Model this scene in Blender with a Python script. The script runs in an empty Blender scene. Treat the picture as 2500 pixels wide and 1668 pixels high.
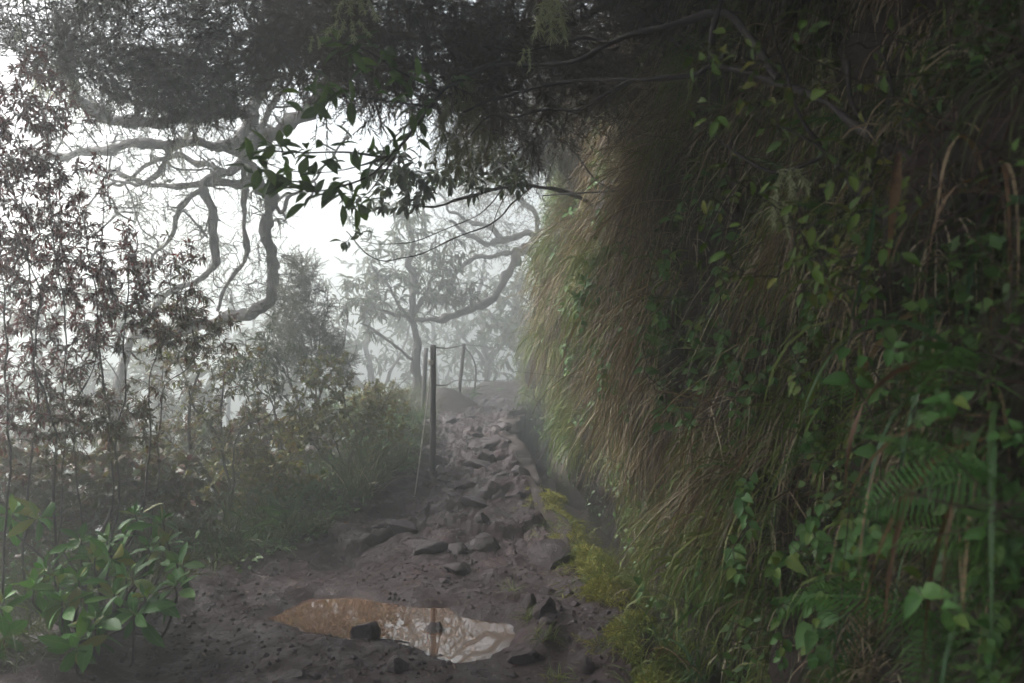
import bpy, math, random
import numpy as np
from mathutils import Matrix, Vector

# ------------------------------------------------------------------ camera, sky, sun, exposure
scene = bpy.context.scene
C = scene.collection
rng = np.random.default_rng(11)
random.seed(11)
CAMZ = 1.6
FPX = 1944.4                                   # 28 mm lens, for a frame 2500 wide

cam_d = bpy.data.cameras.new('camera')
cam = bpy.data.objects.new('camera', cam_d)
C.objects.link(cam)
cam.location = (0, 0, CAMZ)
cam.rotation_euler = (math.radians(90), 0, 0)
cam_d.lens = 28
cam_d.sensor_width = 36
cam_d.clip_start = 0.05
cam_d.clip_end = 500
cam_d.dof.use_dof = True
cam_d.dof.focus_distance = 6.5
cam_d.dof.aperture_fstop = 2.8
scene.camera = cam

SUN_AZ, SUN_EL = math.radians(-72), math.radians(40)       # azimuth from +Y, towards -X
world = bpy.data.worlds.new('World')
scene.world = world
world.use_nodes = True
wn = world.node_tree
wn.nodes.clear()
w_out = wn.nodes.new('ShaderNodeOutputWorld')
w_bg = wn.nodes.new('ShaderNodeBackground')
w_sky = wn.nodes.new('ShaderNodeTexSky')
w_sky.sky_type = 'NISHITA'
w_sky.sun_disc = False
w_sky.sun_elevation = SUN_EL
w_sky.sun_rotation = SUN_AZ
w_sky.air_density = 1.0
w_sky.dust_density = 6.0
w_sky.ozone_density = 1.0
w_hs = wn.nodes.new('ShaderNodeHueSaturation')              # an overcast sky has little colour
w_hs.inputs['Saturation'].default_value = 0.5
wn.links.new(w_sky.outputs[0], w_hs.inputs['Color'])
wn.links.new(w_hs.outputs[0], w_bg.inputs['Color'])
w_bg.inputs['Strength'].default_value = 0.05
wn.links.new(w_bg.outputs[0], w_out.inputs['Surface'])

sun_d = bpy.data.lights.new('sun', 'SUN')
sun_d.energy = 1.5
sun_d.angle = math.radians(45)
sun_d.color = (1.0, 0.985, 0.96)
sun = bpy.data.objects.new('sun', sun_d)
C.objects.link(sun)
sv = Vector((math.sin(SUN_AZ) * math.cos(SUN_EL), math.cos(SUN_AZ) * math.cos(SUN_EL), math.sin(SUN_EL)))
sun.rotation_euler = sv.to_track_quat('Z', 'Y').to_euler()
sun.location = (-18, 8, 18)

scene.view_settings.view_transform = 'Standard'
scene.view_settings.look = 'None'
scene.view_settings.gamma = 1.0
scene.view_settings.use_curve_mapping = False
scene.view_settings.exposure = 3.0

cy = scene.cycles
cy.max_bounces = 4
cy.diffuse_bounces = 3
cy.glossy_bounces = 2
cy.transmission_bounces = 3
cy.volume_bounces = 0
cy.transparent_max_bounces = 4
cy.use_denoising = True
cy.debug_use_spatial_splits = True
cy.adaptive_threshold = 0.04
cy.sample_clamp_indirect = 6.0
cy.caustics_reflective = False
cy.caustics_refractive = False

HAZE_DENSITY = 0.046
HAZE_TOP = 7.6

# ------------------------------------------------------------------ helpers
def P(px, py, d):
    """a point seen at (px, py) of a 2500 x 1668 frame, d metres ahead: used to measure positions off the photograph"""
    return np.array([(px - 1250.0) / FPX * d, d, CAMZ - (py - 834.0) / FPX * d])

def unit(v):
    v = np.asarray(v, float)
    return v / np.maximum(np.linalg.norm(v, axis=-1, keepdims=True), 1e-9)

def _hash(ix, iy, iz, seed):
    n = (ix * 374761393 + iy * 668265263 + iz * 2147483647 + seed * 1274126177) & 0xFFFFFFFF
    n = ((n ^ (n >> 13)) * 1274126177) & 0xFFFFFFFF
    n = ((n ^ (n >> 16)) * 2246822519) & 0xFFFFFFFF
    return ((n ^ (n >> 15)) & 0xFFFFFF).astype(float) / 0xFFFFFF * 2 - 1

def noise3(x, y, z=0.0, seed=0):
    x, y, z = np.broadcast_arrays(np.asarray(x, float), np.asarray(y, float), np.asarray(z, float))
    ix, iy, iz = np.floor(x).astype(np.int64), np.floor(y).astype(np.int64), np.floor(z).astype(np.int64)
    fx, fy, fz = x - ix, y - iy, z - iz
    sx, sy, sz = [f * f * f * (f * (f * 6 - 15) + 10) for f in (fx, fy, fz)]
    def h(a, b, c): return _hash(ix + a, iy + b, iz + c, seed)
    x00 = h(0,0,0) * (1 - sx) + h(1,0,0) * sx
    x10 = h(0,1,0) * (1 - sx) + h(1,1,0) * sx
    x01 = h(0,0,1) * (1 - sx) + h(1,0,1) * sx
    x11 = h(0,1,1) * (1 - sx) + h(1,1,1) * sx
    return (x00 * (1 - sy) + x10 * sy) * (1 - sz) + (x01 * (1 - sy) + x11 * sy) * sz

def fbm(x, y, z=0.0, octv=4, seed=0, gain=0.5):
    s, a, f = 0.0, 1.0, 1.0
    for i in range(octv):
        s = s + a * noise3(np.asarray(x) * f, np.asarray(y) * f, np.asarray(z) * f, seed + i * 17)
        a *= gain; f *= 2.03
    return s

def sstep(a, b, x):
    t = np.clip((np.asarray(x, float) - a) / (b - a), 0, 1)
    return t * t * (3 - 2 * t)

def catmull(pts, per=6):
    p = np.asarray(pts, float)
    if len(p) < 3:
        t = np.linspace(0, 1, per + 1)[:, None]
        return p[0] * (1 - t) + p[-1] * t
    q = np.vstack([2 * p[0] - p[1], p, 2 * p[-1] - p[-2]])
    out = []
    for i in range(1, len(q) - 2):
        t = np.linspace(0, 1, per, endpoint=False)[:, None]
        a, b, c, d = q[i-1], q[i], q[i+1], q[i+2]
        out.append(0.5 * ((2*b) + (-a+c)*t + (2*a-5*b+4*c-d)*t**2 + (-a+3*b-3*c+d)*t**3))
    out.append(p[-1:])
    return np.vstack(out)

class MB:
    """collects geometry and links it as ONE mesh object"""
    def __init__(self): self.V, self.F, self.R, self.n = [], [], [], 0
    def add(self, V, F, rnd=0.5):
        V = np.asarray(V, float)
        self.V.append(V); self.F.append(np.asarray(F, np.int64) + self.n)
        self.R.append(np.broadcast_to(np.asarray(rnd, float), (len(V),)).copy()); self.n += len(V)
    def inst(self, V, F, pos, R, scale, rnd=None):
        pos = np.asarray(pos, float); N = len(pos)
        if N == 0: return
        scale = np.asarray(scale, float)
        if scale.ndim == 1: scale = np.repeat(scale[:, None], 3, 1)
        W = np.einsum('nij,nvj->nvi', R, V[None] * scale[:, None, :]) + pos[:, None]
        nv = len(V)
        FF = (np.asarray(F)[None] + (np.arange(N) * nv)[:, None, None]).reshape(-1, np.asarray(F).shape[1])
        r = rng.random(N) if rnd is None else np.asarray(rnd, float)
        self.add(W.reshape(-1, 3), FF, np.repeat(r, nv))
    def mesh(self, name, mat=None, origin=(0, 0, 0), smooth=True):
        me = bpy.data.meshes.new(name)
        V = np.concatenate(self.V) - np.asarray(origin, float)
        sizes = np.concatenate([np.full(len(f), f.shape[1]) for f in self.F])
        loops = np.concatenate([f.ravel() for f in self.F]).astype(np.int32)
        me.vertices.add(len(V)); me.vertices.foreach_set('co', V.astype(np.float32).ravel())
        me.loops.add(len(loops)); me.loops.foreach_set('vertex_index', loops)
        me.polygons.add(len(sizes))
        st = np.zeros(len(sizes), np.int32); st[1:] = np.cumsum(sizes)[:-1]
        me.polygons.foreach_set('loop_start', st)
        me.polygons.foreach_set('use_smooth', np.full(len(sizes), smooth))
        a = me.attributes.new('rnd', 'FLOAT', 'POINT')
        a.data.foreach_set('value', np.concatenate(self.R).astype(np.float32))
        me.update(calc_edges=True)
        if mat: me.materials.append(mat)
        return me
    def build(self, name, mat=None, parent=None, smooth=True, origin=None):
        if origin is None: origin = tuple(parent.location) if parent is not None else (0, 0, 0)
        o = bpy.data.objects.new(name, self.mesh(name, mat, origin, smooth))
        C.objects.link(o)
        if parent is not None: o.parent = parent
        elif any(origin): o.location = origin
        return o

def tag(o, label=None, cat=None, group=None, kind=None):
    if label: o['label'] = label
    if cat: o['category'] = cat
    if group: o['group'] = group
    if kind: o['kind'] = kind
    return o

def thing(name, label, cat, loc, group=None):
    o = bpy.data.objects.new(name, None)
    o.empty_display_size = 0.1
    C.objects.link(o); o.location = [float(v) for v in loc]
    return tag(o, label, cat, group)

def place(name, me, parent, pos, R, s):
    o = bpy.data.objects.new(name, me)
    C.objects.link(o); o.parent = parent
    m = np.eye(4); m[:3, :3] = np.asarray(R) * np.asarray(s, float); m[:3, 3] = np.asarray(pos) - np.asarray(parent.location)
    o.matrix_basis = Matrix(m.tolist())
    return o

def number_off(objs, label):
    """alike things in one patch, told apart by their order across the picture"""
    for k, o in enumerate(sorted(objs, key=lambda o: o.location.x / o.location.y)): o['label'] = label + ', ' + ORD[k] + ' from the left'
ORD = ['first', 'second', 'third', 'fourth', 'fifth', 'sixth', 'seventh', 'eighth', 'ninth', 'tenth', 'eleventh', 'twelfth', 'thirteenth',
       'fourteenth', 'fifteenth', 'sixteenth', 'seventeenth', 'eighteenth', 'nineteenth', 'twentieth']

def frames(d, up=(0, 0, 1), jitter=0.0, roll=None):
    """(N,3,3) rotations whose columns are side, direction, normal"""
    d = unit(d); N = len(d)
    u = np.broadcast_to(np.asarray(up, float), (N, 3)) + (rng.normal(0, jitter, (N, 3)) if jitter else 0) + 1e-4
    s = unit(np.cross(d, u)); n = np.cross(s, d)
    if roll is not None:
        c, sn = np.cos(roll)[:, None], np.sin(roll)[:, None]
        s, n = s * c + n * sn, n * c - s * sn
    return np.stack([s, d, n], axis=2)

def tube(mb, pts, rad, sides=6, rnd=0.5, lump=0.0, seed=0):
    pts = np.asarray(pts, float); n = len(pts)
    rad = np.broadcast_to(np.asarray(rad, float), (n,))
    t = unit(np.gradient(pts, axis=0))
    s = np.zeros((n, 3)); ref = np.array([0.31, 0.17, 0.93]); ref = ref if abs(t[0] @ ref) < 0.9 else np.array([0.9, 0.3, 0.1])
    v = unit(np.cross(t[0], ref))
    for i in range(n):
        v = v - t[i] * (v @ t[i]); v = v / max(np.linalg.norm(v), 1e-6); s[i] = v
    b = np.cross(t, s)
    a = np.arange(sides) / sides * 2 * math.pi
    r = rad[:, None] * np.ones(sides)
    ring = (s[:, None] * np.cos(a)[None, :, None] + b[:, None] * np.sin(a)[None, :, None])
    if lump:
        q = pts[:, None] * 9 + ring * 1.3
        r = r * (1 + lump * fbm(q[..., 0], q[..., 1], q[..., 2], 3, seed))
    V = pts[:, None] + ring * r[..., None]
    idx = np.arange(n * sides).reshape(n, sides)
    F = np.stack([idx[:-1], np.roll(idx[:-1], -1, 1), np.roll(idx[1:], -1, 1), idx[1:]], -1).reshape(-1, 4)
    mb.add(V.reshape(-1, 3), F, rnd)

def tubes_thin(mb, A, B, ra, rb, bend=0.0):
    """many little three sided twigs from A to B with one bend"""
    A, B = np.asarray(A), np.asarray(B); N = len(A)
    if N == 0: return
    M = (A + B) / 2 + rng.normal(0, 1, (N, 3)) * (np.linalg.norm(B - A, axis=1) * bend)[:, None]
    d = unit(B - A); R = frames(d, jitter=0.5)
    a = np.arange(3) / 3 * 2 * math.pi
    ring = R[:, None, :, 0] * np.cos(a)[None, :, None] + R[:, None, :, 2] * np.sin(a)[None, :, None]
    ra, rb = np.broadcast_to(ra, (N,)), np.broadcast_to(rb, (N,))
    V = np.stack([A[:, None] + ring * ra[:, None, None], M[:, None] + ring * ((ra + rb) / 2)[:, None, None], B[:, None] + ring * rb[:, None, None]], 1)
    base = np.array([[k*3+i, k*3+(i+1) % 3, k*3+3+(i+1) % 3, k*3+3+i] for k in range(2) for i in range(3)])
    F = (base[None] + (np.arange(N) * 9)[:, None, None]).reshape(-1, 4)
    mb.add(V.reshape(-1, 3), F, np.repeat(rng.random(N), 9))

# leaf templates: along +Y, width X, face +Z, length 1
def leaf(width=0.35, rows=5, fold=0.25, droop=0.25, peak=0.45, stalk=0.0, wave=0.0, serr=0.0):
    V, F = [], []
    for k in range(rows + 1):
        t = k / rows
        w = width * 0.5 * (math.sin(math.pi * t ** (math.log(0.5) / math.log(peak))) ** 0.85 if 0 < t < 1 else 0.0) + 0.004
        if serr and 0 < k < rows: w *= 1 + (serr if k % 2 else -serr)
        y = stalk + t * (1 - stalk); z = -droop * t * t + wave * math.sin(t * 7)
        V += [(-w, y, z + w * fold * 2), (0, y, z), (w, y, z + w * fold * 2 + wave * math.sin(t * 9 + 1))]
    for k in range(rows):
        a = k * 3
        F += [(a, a+1, a+4, a+3), (a+1, a+2, a+5, a+4)]
    if stalk:
        n = len(V); V += [(-0.012, 0, 0), (0.012, 0, 0), (0.012, stalk, 0), (-0.012, stalk, 0)]; F.append((n, n+1, n+2, n+3))
    return np.array(V), np.array(F)

LEAF_TINY = (np.array([(0, 0, 0), (0.17, 0.45, 0.04), (0, 1, -0.12), (-0.17, 0.45, 0.04)]), np.array([(0, 1, 2, 3)]))
LEAF_TINYW = (np.array([(0, 0, 0), (0.3, 0.4, 0.06), (0, 1, -0.15), (-0.3, 0.4, 0.06)]), np.array([(0, 1, 2, 3)]))
LEAF_SLIM = leaf(0.22, 3, 0.3, 0.3, 0.42)
LEAF_SLIM2 = leaf(0.24, 2, 0.3, 0.35, 0.42)
LEAF_MID = leaf(0.34, 4, 0.25, 0.3, 0.45)

def spray(n=30, seed=0, splay=0.45, nl=0.23, w=0.024):
    """a heath twig, length 1, set with needles (all triangles)"""
    r = np.random.default_rng(seed); V, F = [], []
    t = np.linspace(0, 1, 5); cx, cz = 0.10 * np.sin(t * 3 + seed), -0.22 * t ** 2
    for k in range(5): ww = 0.010 * (1 - t[k] * 0.7); V += [(cx[k] - ww, t[k], cz[k]), (cx[k] + ww, t[k], cz[k] + ww)]
    for k in range(4): a = k * 2; F += [(a, a+1, a+3), (a, a+3, a+2)]
    for i in range(n):
        q = 0.08 + 0.92 * (i + r.random()) / n; x = np.interp(q, t, cx); z = np.interp(q, t, cz); a = r.random() * 6.283
        L = nl * (0.6 + 0.7 * r.random()) * (1.15 - 0.5 * q)
        d = np.array([math.cos(a) * splay * 1.5, 0.75, math.sin(a) * splay]); d /= np.linalg.norm(d)
        s = np.cross(d, r.normal(0, 1, 3)); s /= np.linalg.norm(s); p = np.array([x, q, z]); m = len(V)
        V += [p - s * w * 0.5, p + s * w * 0.5, p + d * L]; F.append((m, m+1, m+2))
    return np.array(V, float), np.array(F)
SPRAYS = [spray(seed=i) for i in range(3)]
SPRAYS_COARSE = [spray(12, 10 + i, 0.7, 0.34, 0.085) for i in range(3)]

def blades(mb, root, d0, length, width, gravity, nseg=4, spread=0.0, rnd=None, tip=0.12):
    """vectorised grass blades that start along d0 and bend down"""
    root = np.asarray(root); N = len(root)
    if N == 0: return
    d = unit(d0); length = np.broadcast_to(length, (N,)); width = np.broadcast_to(width, (N,)); gravity = np.broadcast_to(gravity, (N,))
    p = root.copy(); rows = []
    side0 = rng.normal(0, 1, (N, 3))
    for k in range(nseg + 1):
        s = unit(np.cross(d, side0)); t = k / nseg
        w = width * 0.5 * (0.55 + 0.9 * t if t < 0.45 else (1 - t) / 0.55 * (1 - tip) + tip * (1 - t)) + 0.0003
        rows.append(p - s * w[:, None]); rows.append(p + s * w[:, None])
        d = d.copy(); d[:, 2] -= gravity / nseg * (0.5 + t)
        d += rng.normal(0, 0.05, (N, 3)); d = unit(d)
        p = p + d * (length / nseg)[:, None]
    V = np.stack(rows, 1)
    base = np.array([(2*k, 2*k+1, 2*k+3, 2*k+2) for k in range(nseg)])
    m = 2 * (nseg + 1)
    F = (base[None] + (np.arange(N) * m)[:, None, None]).reshape(-1, 4)
    r = rng.random(N) if rnd is None else rnd
    mb.add(V.reshape(-1, 3), F, np.repeat(r, m))

def ellipsoid(n, c, r, shell=0.35):
    v = unit(rng.normal(0, 1, (n, 3))); q = (shell + (1 - shell) * rng.random(n)) ** 0.6
    return np.asarray(c) + v * q[:, None] * np.asarray(r)

class Grow:
    """a skeleton of polylines; twigs reach from the nearest branch to each target point"""
    def __init__(self): self.pts, self.rad, self.lines = np.zeros((0, 3)), np.zeros(0), []
    def limb(self, pts, r0, r1, per=7, wig=0.0):
        q = catmull(pts, per)
        if wig: q[1:-1] += np.stack([fbm(q[1:-1, 0] * 3.1 + i * 9, q[1:-1, 1] * 3.1, q[1:-1, 2] * 3.1, 2, 5 + i) for i in range(3)], 1) * wig
        r = r0 + (r1 - r0) * np.linspace(0, 1, len(q)) ** 0.8
        self.pts = np.vstack([self.pts, q]); self.rad = np.concatenate([self.rad, r])
        return q, r
    def reach(self, targets, up=0.25, r_tip=0.0025, r_max=0.02, wig=0.12):
        targets = np.asarray(targets)
        d0 = np.min(np.linalg.norm(targets[:, None] - self.pts[None, ::3], axis=2), axis=1)
        for t in targets[np.argsort(d0)]:
            dv = t - self.pts; L = np.linalg.norm(dv, axis=1)
            i = int(np.argmin(L + 0.6 * np.maximum(0, -dv[:, 2]) * (up > 0)))
            a, l = self.pts[i], L[i]
            if l < 0.03: continue
            m1 = a + (t - a) * 0.4 + rng.normal(0, 1, 3) * l * wig + np.array([0, 0, up * l * 0.35])
            m2 = a + (t - a) * 0.75 + rng.normal(0, 1, 3) * l * wig * 0.7 + np.array([0, 0, up * l * 0.25])
            q = catmull([a, m1, m2, t], 3)
            r0 = min(self.rad[i] * 0.75, r_max, r_tip + l * 0.011); r = np.linspace(max(r0, r_tip), r_tip, len(q))
            self.lines.append((q, r)); self.pts = np.vstack([self.pts, q[2:]]); self.rad = np.concatenate([self.rad, r[2:]])
    def mesh_lines(self, mb, sides=4):
        for q, r in self.lines: tube(mb, q, r, sides, rng.random())
    def sites(self, per, start=0.35):
        """points and tangents along the twigs' outer ends"""
        Ps, Ds = [], []
        for q, r in self.lines:
            n = len(q); t = start + (1 - start) * (np.arange(per) + rng.random(per)) / per
            f = t * (n - 1); i = np.minimum(f.astype(int), n - 2); w = (f - i)[:, None]
            Ps.append(q[i] * (1 - w) + q[i+1] * w); Ds.append(unit(q[i+1] - q[i]))
        return np.vstack(Ps), np.vstack(Ds)

# ------------------------------------------------------------------ materials
def nt(name):
    m = bpy.data.materials.new(name); m.use_nodes = True
    t = m.node_tree; t.nodes.clear()
    o = t.nodes.new('ShaderNodeOutputMaterial'); b = t.nodes.new('ShaderNodeBsdfPrincipled')
    t.links.new(b.outputs[0], o.inputs[0])
    return m, t, b, o

def ramp(t, fac, stops, interp='LINEAR'):
    r = t.nodes.new('ShaderNodeValToRGB'); r.color_ramp.interpolation = interp
    e = r.color_ramp.elements
    while len(e) < len(stops): e.new(0.5)
    for el, (p, c) in zip(e, stops): el.position = p; el.color = (*c, 1) if len(c) == 3 else c
    t.links.new(fac, r.inputs[0]); return r.outputs[0]

def noise_node(t, scale, detail=4, rough=0.6, vec=None, dist=0.0):
    n = t.nodes.new('ShaderNodeTexNoise'); n.inputs['Scale'].default_value = scale; n.inputs['Detail'].default_value = detail
    n.inputs['Roughness'].default_value = rough; n.inputs['Distortion'].default_value = dist
    if vec is not None: t.links.new(vec, n.inputs['Vector'])
    return n.outputs['Fac']

def mathn(t, op, a, b=None):
    m = t.nodes.new('ShaderNodeMath'); m.operation = op
    for i, v in enumerate((a, b)):
        if v is None: continue
        if isinstance(v, (int, float)): m.inputs[i].default_value = v
        else: t.links.new(v, m.inputs[i])
    return m.outputs[0]

def mixc(t, fac, a, b, blend='MIX'):
    m = t.nodes.new('ShaderNodeMix'); m.data_type = 'RGBA'; m.blend_type = blend
    for s, v in ((m.inputs[0], fac), (m.inputs[6], a), (m.inputs[7], b)):
        if isinstance(v, (int, float)): s.default_value = v
        elif isinstance(v, tuple): s.default_value = (*v, 1)
        else: t.links.new(v, s)
    return m.outputs[2]

def bump(t, b, h, strength=0.5, dist=0.02):
    n = t.nodes.new('ShaderNodeBump'); n.inputs['Strength'].default_value = strength; n.inputs['Distance'].default_value = dist
    t.links.new(h, n.inputs['Height']); t.links.new(n.outputs[0], b.inputs['Normal']); return n

def pos(t):
    return t.nodes.new('ShaderNodeNewGeometry').outputs['Position']

def leaf_mat(name, cols, rough=0.4, trans=0.35, midrib=None, blotch=None, spec=0.25):
    m, t, b, o = nt(name)
    at = t.nodes.new('ShaderNodeAttribute'); at.attribute_name = 'rnd'
    oi = t.nodes.new('ShaderNodeObjectInfo')
    f = mathn(t, 'FRACT', mathn(t, 'ADD', at.outputs['Fac'], mathn(t, 'MULTIPLY', oi.outputs['Random'], 0.97)))
    n = len(cols)
    c = ramp(t, f, [(i / max(n - 1, 1) * 0.96, k) for i, k in enumerate(cols)])
    tc = t.nodes.new('ShaderNodeTexCoord')
    if blotch:
        nz = noise_node(t, blotch[2], 3, 0.6, tc.outputs['Object'])
        c = mixc(t, ramp(t, nz, [(blotch[1], (0, 0, 0)), (blotch[1] + 0.12, (1, 1, 1))]), c, blotch[0])
    if midrib:
        sx = t.nodes.new('ShaderNodeSeparateXYZ'); t.links.new(tc.outputs['Object'], sx.inputs[0])
        a = mathn(t, 'ABSOLUTE', sx.outputs[0])
        vein = mathn(t, 'SINE', mathn(t, 'MULTIPLY', mathn(t, 'SUBTRACT', sx.outputs[1], mathn(t, 'MULTIPLY', a, 0.9)), 62.0))
        k = ramp(t, a, [(0.006, (1, 1, 1)), (0.016, (0, 0, 0))])
        c = mixc(t, mathn(t, 'MULTIPLY', k, 0.75), c, midrib)
        c = mixc(t, mathn(t, 'MULTIPLY', ramp(t, vein, [(0.86, (0, 0, 0)), (0.99, (1, 1, 1))]), 0.22), c, midrib)
        bump(t, b, vein, 0.12, 0.004)
    t.links.new(c, b.inputs['Base Color'])
    b.inputs['Roughness'].default_value = rough
    b.inputs['Specular IOR Level'].default_value = spec
    tr = t.nodes.new('ShaderNodeBsdfTranslucent')
    t.links.new(mixc(t, 0.6, c, (1.0, 0.9, 0.3), 'MULTIPLY'), tr.inputs[0])
    mx = t.nodes.new('ShaderNodeMixShader'); mx.inputs[0].default_value = trans
    t.links.new(b.outputs[0], mx.inputs[1]); t.links.new(tr.outputs[0], mx.inputs[2]); t.links.new(mx.outputs[0], o.inputs[0])
    return m

def bark_mat(name, dark, light, lichen=None, scale=18, rough=0.75):
    m, t, b, o = nt(name); p = pos(t)
    mp = t.nodes.new('ShaderNodeMapping'); mp.inputs['Scale'].default_value = (1, 1, 0.5); t.links.new(p, mp.inputs[0])
    n = noise_node(t, scale, 6, 0.65, mp.outputs[0], 0.6)
    c = ramp(t, n, [(0.3, dark), (0.7, light)])
    if lichen: c = mixc(t, ramp(t, noise_node(t, 9, 4, 0.6, p), [(0.56, (0, 0, 0)), (0.68, (0.8, 0.8, 0.8))]), c, lichen)
    t.links.new(c, b.inputs['Base Color']); b.inputs['Roughness'].default_value = rough
    bump(t, b, n, 0.8, 0.02)
    return m

def mud_mat(name, cols, wet=0.5, moss=None):
    m, t, b, o = nt(name); p = pos(t)
    n1 = noise_node(t, 2.2, 5, 0.6, p); n2 = noise_node(t, 24, 6, 0.7, p); n3 = noise_node(t, 90, 3, 0.6, p)
    c = ramp(t, mathn(t, 'ADD', mathn(t, 'MULTIPLY', n1, 0.55), mathn(t, 'MULTIPLY', n2, 0.45)), [(0.32, cols[0]), (0.52, cols[1]), (0.7, cols[2])])
    if moss: c = mixc(t, ramp(t, noise_node(t, 3.3, 5, 0.65, p), [(0.5, (0, 0, 0)), (0.64, (1, 1, 1))]), c, moss)
    t.links.new(c, b.inputs['Base Color'])
    r = ramp(t, noise_node(t, 5.0, 5, 0.65, p), [(0.34, (wet * 0.5,) * 3), (0.46, (wet,) * 3), (0.60, (min(1, wet * 1.9),) * 3)])
    t.links.new(r, b.inputs['Roughness']); b.inputs['Specular IOR Level'].default_value = 0.32
    h = mathn(t, 'ADD', mathn(t, 'MULTIPLY', n2, 0.8), mathn(t, 'MULTIPLY', n3, 0.35))
    bump(t, b, h, 0.75, 0.03)
    return m

M = {}
M['mud'] = mud_mat('wet_mud', [(0.014, 0.006, 0.008), (0.030, 0.0135, 0.0155), (0.056, 0.029, 0.031)], 0.46)
M['soil'] = mud_mat('dark_soil', [(0.018, 0.012, 0.012), (0.036, 0.024, 0.022), (0.06, 0.042, 0.035)], 0.8)
M['bank'] = mud_mat('bank_soil', [(0.016, 0.011, 0.010), (0.034, 0.023, 0.020), (0.055, 0.038, 0.030)], 0.8, (0.035, 0.04, 0.014))
M['rock'] = mud_mat('wet_rock', [(0.020, 0.011, 0.014), (0.042, 0.027, 0.031), (0.088, 0.066, 0.071)], 0.42)
M['bark'] = bark_mat('heath_bark', (0.018, 0.012, 0.014), (0.052, 0.038, 0.040), (0.10, 0.105, 0.08))
M['bark_dark'] = bark_mat('dark_bark', (0.016, 0.010, 0.011), (0.045, 0.032, 0.032))
M['twig'] = bark_mat('twig_bark', (0.022, 0.014, 0.014), (0.055, 0.038, 0.034), None, 40)
M['twig_brown'] = bark_mat('brown_twig', (0.035, 0.020, 0.017), (0.085, 0.052, 0.042), None, 40)
M['stem_green'] = bark_mat('green_stem', (0.03, 0.04, 0.02), (0.07, 0.075, 0.035), None, 40, 0.6)
M['needle'] = leaf_mat('heath_needles', [(0.034, 0.024, 0.026), (0.056, 0.040, 0.044), (0.044, 0.050, 0.022), (0.078, 0.054, 0.056)], 0.6, 0.25)
M['needle_brown'] = leaf_mat('brown_heath_needles', [(0.045, 0.029, 0.029), (0.075, 0.048, 0.046), (0.055, 0.052, 0.026), (0.10, 0.066, 0.058)], 0.6, 0.25)
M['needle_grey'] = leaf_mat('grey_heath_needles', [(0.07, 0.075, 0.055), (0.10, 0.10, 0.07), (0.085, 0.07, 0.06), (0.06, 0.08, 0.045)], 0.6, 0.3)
M['laurel'] = leaf_mat('laurel_leaf', [(0.030, 0.065, 0.018), (0.050, 0.110, 0.026), (0.070, 0.150, 0.032), (0.036, 0.075, 0.022), (0.10, 0.18, 0.038)], 0.34, 0.55, (0.10, 0.15, 0.05), None, 0.35)
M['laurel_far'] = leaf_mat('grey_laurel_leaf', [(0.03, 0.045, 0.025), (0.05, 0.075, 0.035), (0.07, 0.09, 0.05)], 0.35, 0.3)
M['rosette'] = leaf_mat('rosette_leaf', [(0.030, 0.120, 0.014), (0.050, 0.175, 0.020), (0.075, 0.220, 0.028), (0.036, 0.135, 0.018), (0.09, 0.215, 0.028), (0.21, 0.21, 0.04)], 0.45, 0.2, (0.13, 0.24, 0.08), ((0.20, 0.16, 0.05), 0.66, 9.0), 0.25)
M['red_leaf'] = leaf_mat('reddish_leaf', [(0.13, 0.018, 0.022), (0.075, 0.020, 0.026), (0.16, 0.026, 0.024), (0.10, 0.040, 0.030), (0.065, 0.022, 0.04)], 0.35, 0.35)
M['olive_leaf'] = leaf_mat('olive_leaf', [(0.065, 0.050, 0.016), (0.085, 0.080, 0.020), (0.05, 0.070, 0.018), (0.10, 0.055, 0.026), (0.10, 0.030, 0.025)], 0.4, 0.35)
M['yellow_leaf'] = leaf_mat('yellow_green_leaf', [(0.11, 0.145, 0.022), (0.17, 0.18, 0.030), (0.13, 0.090, 0.026), (0.19, 0.13, 0.034), (0.08, 0.13, 0.022)], 0.45, 0.35)
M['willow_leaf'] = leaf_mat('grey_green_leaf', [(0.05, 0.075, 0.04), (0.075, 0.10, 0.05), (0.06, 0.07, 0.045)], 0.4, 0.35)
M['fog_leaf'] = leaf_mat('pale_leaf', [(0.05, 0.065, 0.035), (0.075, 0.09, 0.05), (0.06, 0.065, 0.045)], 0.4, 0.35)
M['herb'] = leaf_mat('herb_leaf', [(0.0575, 0.1437, 0.0345), (0.0862, 0.1898, 0.0517), (0.1207, 0.2242, 0.069), (0.0633, 0.1437, 0.046), (0.161, 0.2185, 0.046)], 0.45, 0.22, (0.10, 0.19, 0.09), ((0.12, 0.09, 0.03), 0.72, 12.0), 0.22)
M['near_leaf'] = leaf_mat('bright_shrub_leaf', [(0.06, 0.115, 0.022), (0.09, 0.16, 0.03), (0.13, 0.19, 0.035), (0.05, 0.095, 0.025), (0.17, 0.17, 0.03)], 0.5, 0.25, (0.14, 0.18, 0.06))
M['fern'] = leaf_mat('fern_frond', [(0.0403, 0.1092, 0.0276), (0.0633, 0.1552, 0.0345), (0.0862, 0.184, 0.0391), (0.046, 0.1207, 0.046)], 0.55, 0.25)
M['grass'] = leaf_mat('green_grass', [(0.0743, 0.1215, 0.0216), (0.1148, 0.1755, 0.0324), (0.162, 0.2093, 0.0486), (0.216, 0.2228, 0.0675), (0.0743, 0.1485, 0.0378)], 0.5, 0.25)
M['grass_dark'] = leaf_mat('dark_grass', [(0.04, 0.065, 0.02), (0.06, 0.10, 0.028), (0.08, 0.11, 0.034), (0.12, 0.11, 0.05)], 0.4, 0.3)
M['grass_dry'] = leaf_mat('dry_grass', [(0.1053, 0.0715, 0.0505), (0.2223, 0.1625, 0.1123), (0.351, 0.286, 0.1966), (0.1521, 0.0975, 0.0702), (0.0878, 0.0598, 0.0477), (0.4446, 0.377, 0.2808)], 0.6, 0.25)
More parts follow.
